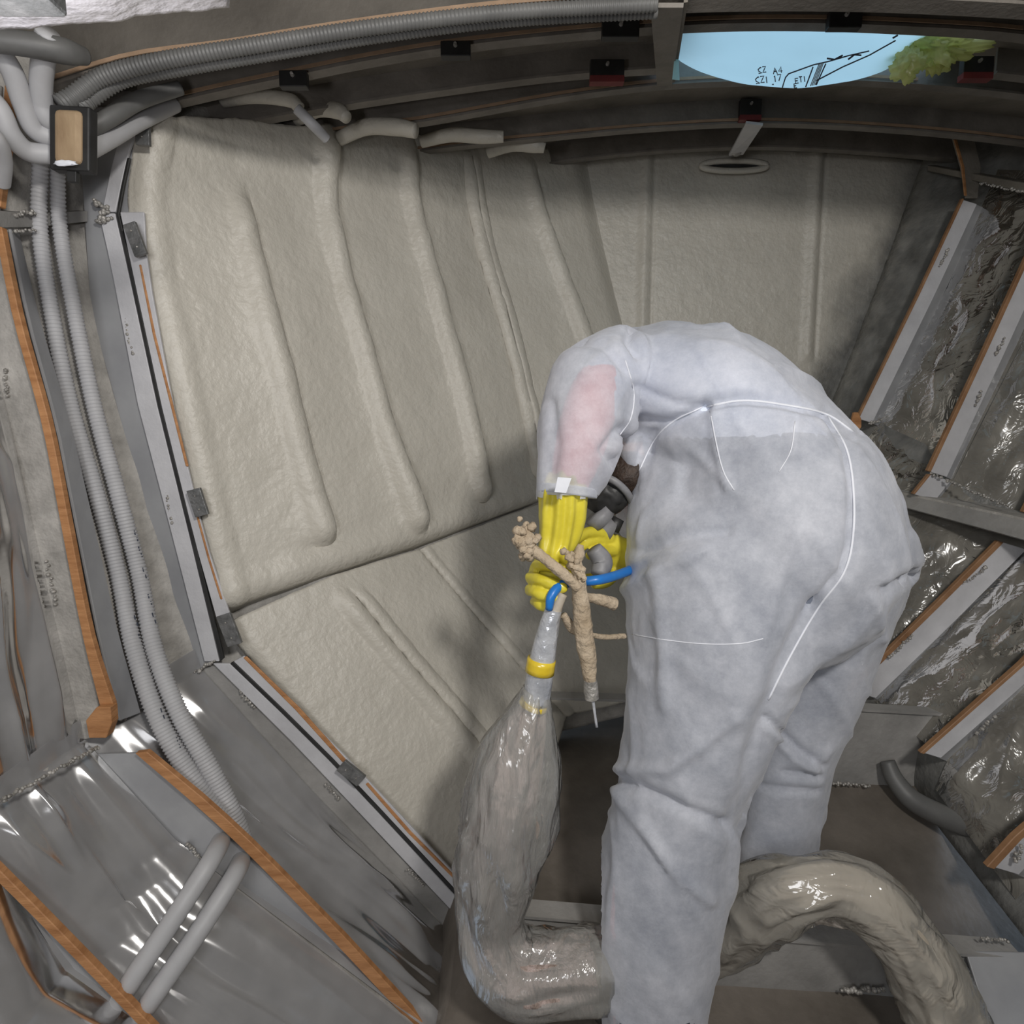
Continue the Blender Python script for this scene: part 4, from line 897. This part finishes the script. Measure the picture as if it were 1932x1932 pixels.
# head details
hc = at(1172, 905, 1.13)
hair = link('hair', mesh(*blob(at(1182, 893, 1.12), (.045, .055, .045), 5, .08, 6, 4)), M['hair'], worker)
for s, nm in ((-1, 'ear'), (1, 'ear')):
    link(nm, mesh(*blob(at(1190, 900, 1.13 + s * .05), (.012, .006, .02), 5, .1, 2, 3)), M['skin'], worker)
# face: the side turned down and away
link('nose', mesh(*blob(at(1140, 935, 1.15), (.012, .012, .018), 2, .1, 2, 3)), M['skin'], worker)
resp = link('respirator', mesh(*blob(at(1144, 934, 1.085), (.042, .036, .036), 7, .10, 3, 4)), M['dark'], worker); resp['label'] = 'black rubber half-face respirator'
def torus(path, r, mat, name, parent): return link(name, mesh(*ptube([(x, y, Y, r) for x, y, Y in path], 30, 10)), mat, parent)
torus([(1136, 898, 1.05), (1160, 908, 1.045), (1182, 928, 1.05), (1194, 950, 1.07)], 7, M['greyfilter'], 'strap', resp)
link('exhaust_valve', mesh(*tube_data([at(1140, 985, 1.07), at(1124, 968, 1.07)], [.024, .026], 20)), M['greyfilter'], resp)
link('filter_canister', mesh(*tube_data([at(1118, 985, 1.09), at(1155, 1002, 1.09)], [.022, .020], 20)), M['greyfilter'], resp)
link('filter_cap', mesh(*tube_data([at(1155, 1000, 1.09), at(1166, 978, 1.09)], [.013, .012], 14)), M['dark'], resp)
# gloves with fingers
def fing(path, rs): return ptube([(x, y, Y, r) for (x, y, Y), r in zip(path, rs)], 16, 12)
def rounded(path, rs):
    raw = []
    rs = [r_ * .86 for r_ in rs]
    vs, fs = ptube([(x, y, Y, r) for (x, y, Y), r in zip(path, rs)], 16, 12)
    e = at(*path[-1]); s = at(*path[0])
    return merge([(vs, fs), blob(e, [m_of(rs[-1], e)] * 3, 1, 0, 1, 2), blob(s, [m_of(rs[0], s)] * 3, 1, 0, 1, 2)])
GL = [sect([(1060, 930, .972, 47, 42), (1058, 975, .97, 45, 38), (1053, 1015, .967, 38, 32), (1042, 1050, .96, 32, 26), (1030, 1085, .955, 34, 22), (1026, 1098, .957, 30, 17)], 24, 24)]
Yg = .93
GL += [rounded([(1012, 1066, .945), (1040, 1069, .915), (1064, 1077, .905), (1078, 1089, .900)], [13, 13, 12.5, 11]),
       rounded([(1002, 1090, .940), (1020, 1094, .912), (1044, 1102, .902), (1062, 1109, .897)], [13.5, 13.5, 13, 11.5]),
       rounded([(1000, 1113, .940), (1012, 1118, .912), (1034, 1126, .900), (1054, 1131, .895)], [13, 13, 12.5, 11]),
       rounded([(1010, 1134, .940), (1018, 1140, .915), (1034, 1147, .903), (1050, 1149, .897)], [12, 12, 11, 10]),
       rounded([(1056, 1040, .950), (1074, 1060, .925), (1086, 1082, .908)], [14.5, 14, 12])]
gm = union(GL, .0023, 1); gm.update()
nrm = [v.normal.copy() for v in gm.vertices]
for v, nn in zip(gm.vertices, nrm):
    X, Yp = pix(v.co); k = sstep(1090, 1010, Yp)
    v.co = v.co + nn * (.0028 * math.sin(X * .26 + Yp * .03 + 3 * noise.noise(v.co * 9)) * k + .0008 * fbm(v.co * 40) + (1 - k) * .0004 * math.sin(Yp * .35 + X * .1))
gl = link('glove', gm, M['yellow'], worker); gl['label'] = 'left yellow rubber gauntlet gripping the crusted spray gun'
GR = [sect([(1232, 1072, 1.20, 34, 30), (1205, 1062, 1.16, 34, 28), (1172, 1048, 1.12, 34, 24), (1150, 1036, 1.10, 32, 20)], 20, 16),
      rounded([(1150, 1015, 1.09), (1128, 1004, 1.07), (1104, 1006, 1.05), (1088, 1018, 1.03)], [13, 13, 12, 10]),
      rounded([(1160, 1020, 1.10), (1136, 1018, 1.08), (1112, 1022, 1.06), (1095, 1034, 1.045)], [13, 12, 11.5, 10]),
      rounded([(1150, 1050, 1.10), (1138, 1074, 1.08), (1122, 1088, 1.06), (1104, 1090, 1.04)], [12, 12, 11, 9]),
      rounded([(1165, 1066, 1.11), (1156, 1090, 1.09), (1140, 1102, 1.07), (1122, 1104, 1.05)], [12, 11, 10, 9]),
      rounded([(1158, 1040, 1.09), (1132, 1040, 1.06), (1112, 1048, 1.03)], [13, 12, 10])]
gr = link('glove', union(GR, .0025, 1), M['yellow'], worker); gr['label'] = 'right yellow rubber glove behind the spray gun'
for x, Y, y in ((1226, .93, 2010), (1436, 1.12, 1830)):
    P = at(x, y, Y); P.z = .075 if Y < 1 else .10
    link('boot', mesh(*blob(P + Vector((-.035, .03, 0)), (.12, .05, .045), 3, .06, 2, 4, rot=Matrix.Rotation(-.5, 3, 'Z'))), M['boot'], worker)
# ================================================================== SPRAY GUN AND HOSES
e = empty('spray_gun', at(1088, 1100, .90), 'spray gun crusted in dried tan foam, held in yellow gloves, wand pointing down', 'spray gun')
def crust(path, name, amp=.15, n=60, freq=45, seg=22, parent=None, mat=None):
    vs, fs = ptube(path, n, seg)
    c = [Vector(v) for v in vs]
    k = len(vs) // seg
    out = []
    for i, v in enumerate(vs):
        ringc = sum((vs[(i // seg) * seg + j] for j in range(seg)), Vector()) / seg
        f = 1 + amp * fbm(v * freq) + amp * .6 * noise.noise(v * freq * 3)
        out.append(ringc + (v - ringc) * f)
    return link(name, mesh(out, fs), mat or M['foam_raw'], parent or e)
crust([(1086, 1045, .90, 8), (1090, 1080, .90, 13), (1096, 1140, .90, 16), (1102, 1200, .90, 18), (1110, 1250, .90, 15), (1114, 1285, .90, 11)], 'wand')
crust([(1000, 1035, .90, 13), (1030, 1056, .89, 10), (1062, 1082, .885, 11), (1092, 1110, .885, 9)], 'body_bar')
crust([(1072, 1075, .905, 7), (1090, 1050, .905, 12), (1096, 1028, .91, 6)], 'trigger_block')
crust([(1105, 1126, .93, 8), (1135, 1132, .94, 11), (1160, 1140, .95, 12)], 'side_lever')
crust([(1063, 1160, .91, 7), (1080, 1185, .92, 9), (1098, 1200, .92, 6)], 'rear_lug')
crust([(1100, 1195, .93, 5), (1140, 1202, .95, 5), (1178, 1200, .98, 5)], 'foam_string', mat=M['foam_raw'])
random.seed(5); parts = []
for k in range(46):
    a = random.random(); cx, cy = (992 + random.gauss(0, 9), 1020 + random.gauss(0, 13)); q = at(cx, cy, .895 + random.uniform(-.008, .008))
    parts.append(blob(q, [random.uniform(.004, .008)] * 3, k, .4, 2, 2))
o = link('foam_crust', mesh(*merge(parts)), M['foam_raw'], e); o['label'] = 'knobbly lump of dried foam on the gun head'
parts = [blob(at(lerp(1074, 1098, t) + random.gauss(0, 5), lerp(1040, 1095, t), .888), [random.uniform(.003, .006)] * 3, t * 9, .4, 2, 2) for t in [i / 22 for i in range(22)]]
link('foam_crust', mesh(*merge(parts)), M['foam_raw'], e)
crust([(1114, 1283, .90, 12), (1115, 1300, .90, 13), (1116, 1318, .90, 13)], 'nozzle_collar', .12, mat=M['weld'])
link('nozzle_needle', mesh(*ptube([(1118, 1316, .90, 3), (1122, 1345, .90, 2.6), (1126, 1372, .90, 2.6)], 10, 8)), M['silver'], e)
link('gun_core', mesh(*ptube([(1120, 1035, .98, 16), (1136, 1060, .98, 20), (1130, 1085, .97, 16)], 14, 14)), M['greyfilter'], e)
bh = link('air_hose', mesh(*ptube([(1036, 1150, .885, 7), (1040, 1125, .885, 9), (1058, 1104, .90, 9), (1090, 1098, .93, 9), (1130, 1094, .93, 9.5), (1170, 1083, .98, 9), (1205, 1068, 1.05, 9), (1228, 1055, 1.12, 9)], 60, 14)), M['blue'])
tag(bh, 'bright blue air hose looping past the spray gun into the worker\'s sleeve side', 'hose')
# supply hose in sleeve
hz = empty('supply_hose', at(950, 1500, .92), 'fat supply hose wrapped in clear plastic sleeve, hanging from the gun, lying across the floor', 'hose')
link('core_end', mesh(*ptube([(1062, 1120, .895, 9), (1052, 1140, .895, 11), (1046, 1160, .895, 12)], 12, 14)), M['bundle2'], hz)
link('silver_wrap', mesh(*ptube([(1044, 1150, .895, 16), (1034, 1190, .895, 20), (1024, 1240, .895, 24), (1016, 1290, .895, 26), (1012, 1325, .895, 25)], 30, 20)), M['silver'], hz)
for (a, b) in (((1022, 1243), (1018, 1268)), ((1008, 1325), (1005, 1333))):
    link('yellow_tape_band', mesh(*ptube([(a[0], a[1], .894, 27), (b[0], b[1], .894, 28)], 4, 24)), M['ytape'], hz)
HP = [(1012, 1300, .895, 24), (995, 1370, .90, 52), (978, 1440, .905, 78), (958, 1540, .91, 86), (936, 1640, .915, 78), (924, 1730, .92, 62), (938, 1790, .915, 62), (980, 1828, .91, 66), (1040, 1832, .91, 66), (1110, 1826, .92, 66),
      (1200, 1810, 1.06, 66), (1290, 1785, 1.08, 66), (1350, 1752, 1.05, 70), (1430, 1705, .98, 66), (1500, 1678, .93, 56), (1570, 1672, .92, 54), (1640, 1700, .91, 58), (1700, 1765, .90, 62), (1752, 1850, .885, 64), (1790, 1930, .87, 66), (1830, 2020, .85, 66)]
def rf(seed, amp, fz=5):
    def f(t, an): return 1 + amp * noise.noise(Vector((math.cos(an) * 2.6, math.sin(an) * 2.6, t * fz + seed))) + amp * .75 * (1 - 3 * abs(noise.noise(Vector((math.cos(an + t * 3) * 2.6, math.sin(an + t * 3) * 2.6, t * fz * 1.5 + seed)))))
    return f
link('sleeve', mesh(*ptube(HP[:11], 170, 48, 0, rf(3, .13, 5))), M['sleeve'], hz)['label'] = 'clear plastic sleeve'
link('sleeve', mesh(*ptube(HP[9:], 200, 48, 0, rf(9, .15, 8))), M['sleeve2'], hz)['label'] = 'clear plastic sleeve'
CP = [(1012, 1325, .90, 18), (985, 1400, .905, 42), (962, 1480, .91, 50), (940, 1570, .915, 56), (926, 1660, .92, 52), (920, 1740, .925, 48), (938, 1795, .92, 52), (982, 1832, .912, 56), (1040, 1836, .91, 58), (1110, 1830, .92, 58)]
def rf2(t, an): return 1 + .13 * math.cos(an * 7 + t * 5) + .05 * math.cos(an * 13) + .14 * noise.noise(Vector((math.cos(an) * 2, math.sin(an) * 2, t * 12)))
link('hose_bundle', mesh(*ptube(CP, 120, 48, 0, rf2)), M['bundle'], hz)
link('hose_bundle', mesh(*ptube([(x, y, Y, r * .86) for x, y, Y, r in HP[9:]], 160, 40, 0, rf(15, .07, 9))), M['bundle2'], hz)
rows = loft([[at(1520, 1690, .90), at(1515, 1722, .905), at(1520, 1752, .91)], [at(1560, 1700, .895), at(1552, 1735, .90), at(1560, 1748, .905)], [at(1640, 1700, .89), at(1632, 1740, .90), at(1640, 1762, .905)]], 30, 20, True, True)
for r in rows:
    for j, p in enumerate(r): r[j] = p + Vector((0, .010 * fbm(p * 22), 0))
link('loose_flap', mesh(*grid(rows)), M['sleeve2'], hz)

# ================================================================== groups of alike things
GROUPS = {'deck_beam': 'curved deck beams overhead', 'hull_frame': 'hull frames with battens along both sides', 'conduit': 'grey conduits', 'sprayed_tube': 'tube ends coated in foam above the foam ribs',
          'plastic_film': 'plastic film panels over the hull bays', 'floor_beam': 'floor beams', 'spray_foam_layer': 'sprayed foam layers', 'side_stringer': 'short side stringers'}
for o in C.objects:
    b_ = o.name.split('.')[0]
    if o.parent is None and b_ in GROUPS and 'category' in o: o['group'] = GROUPS[b_]
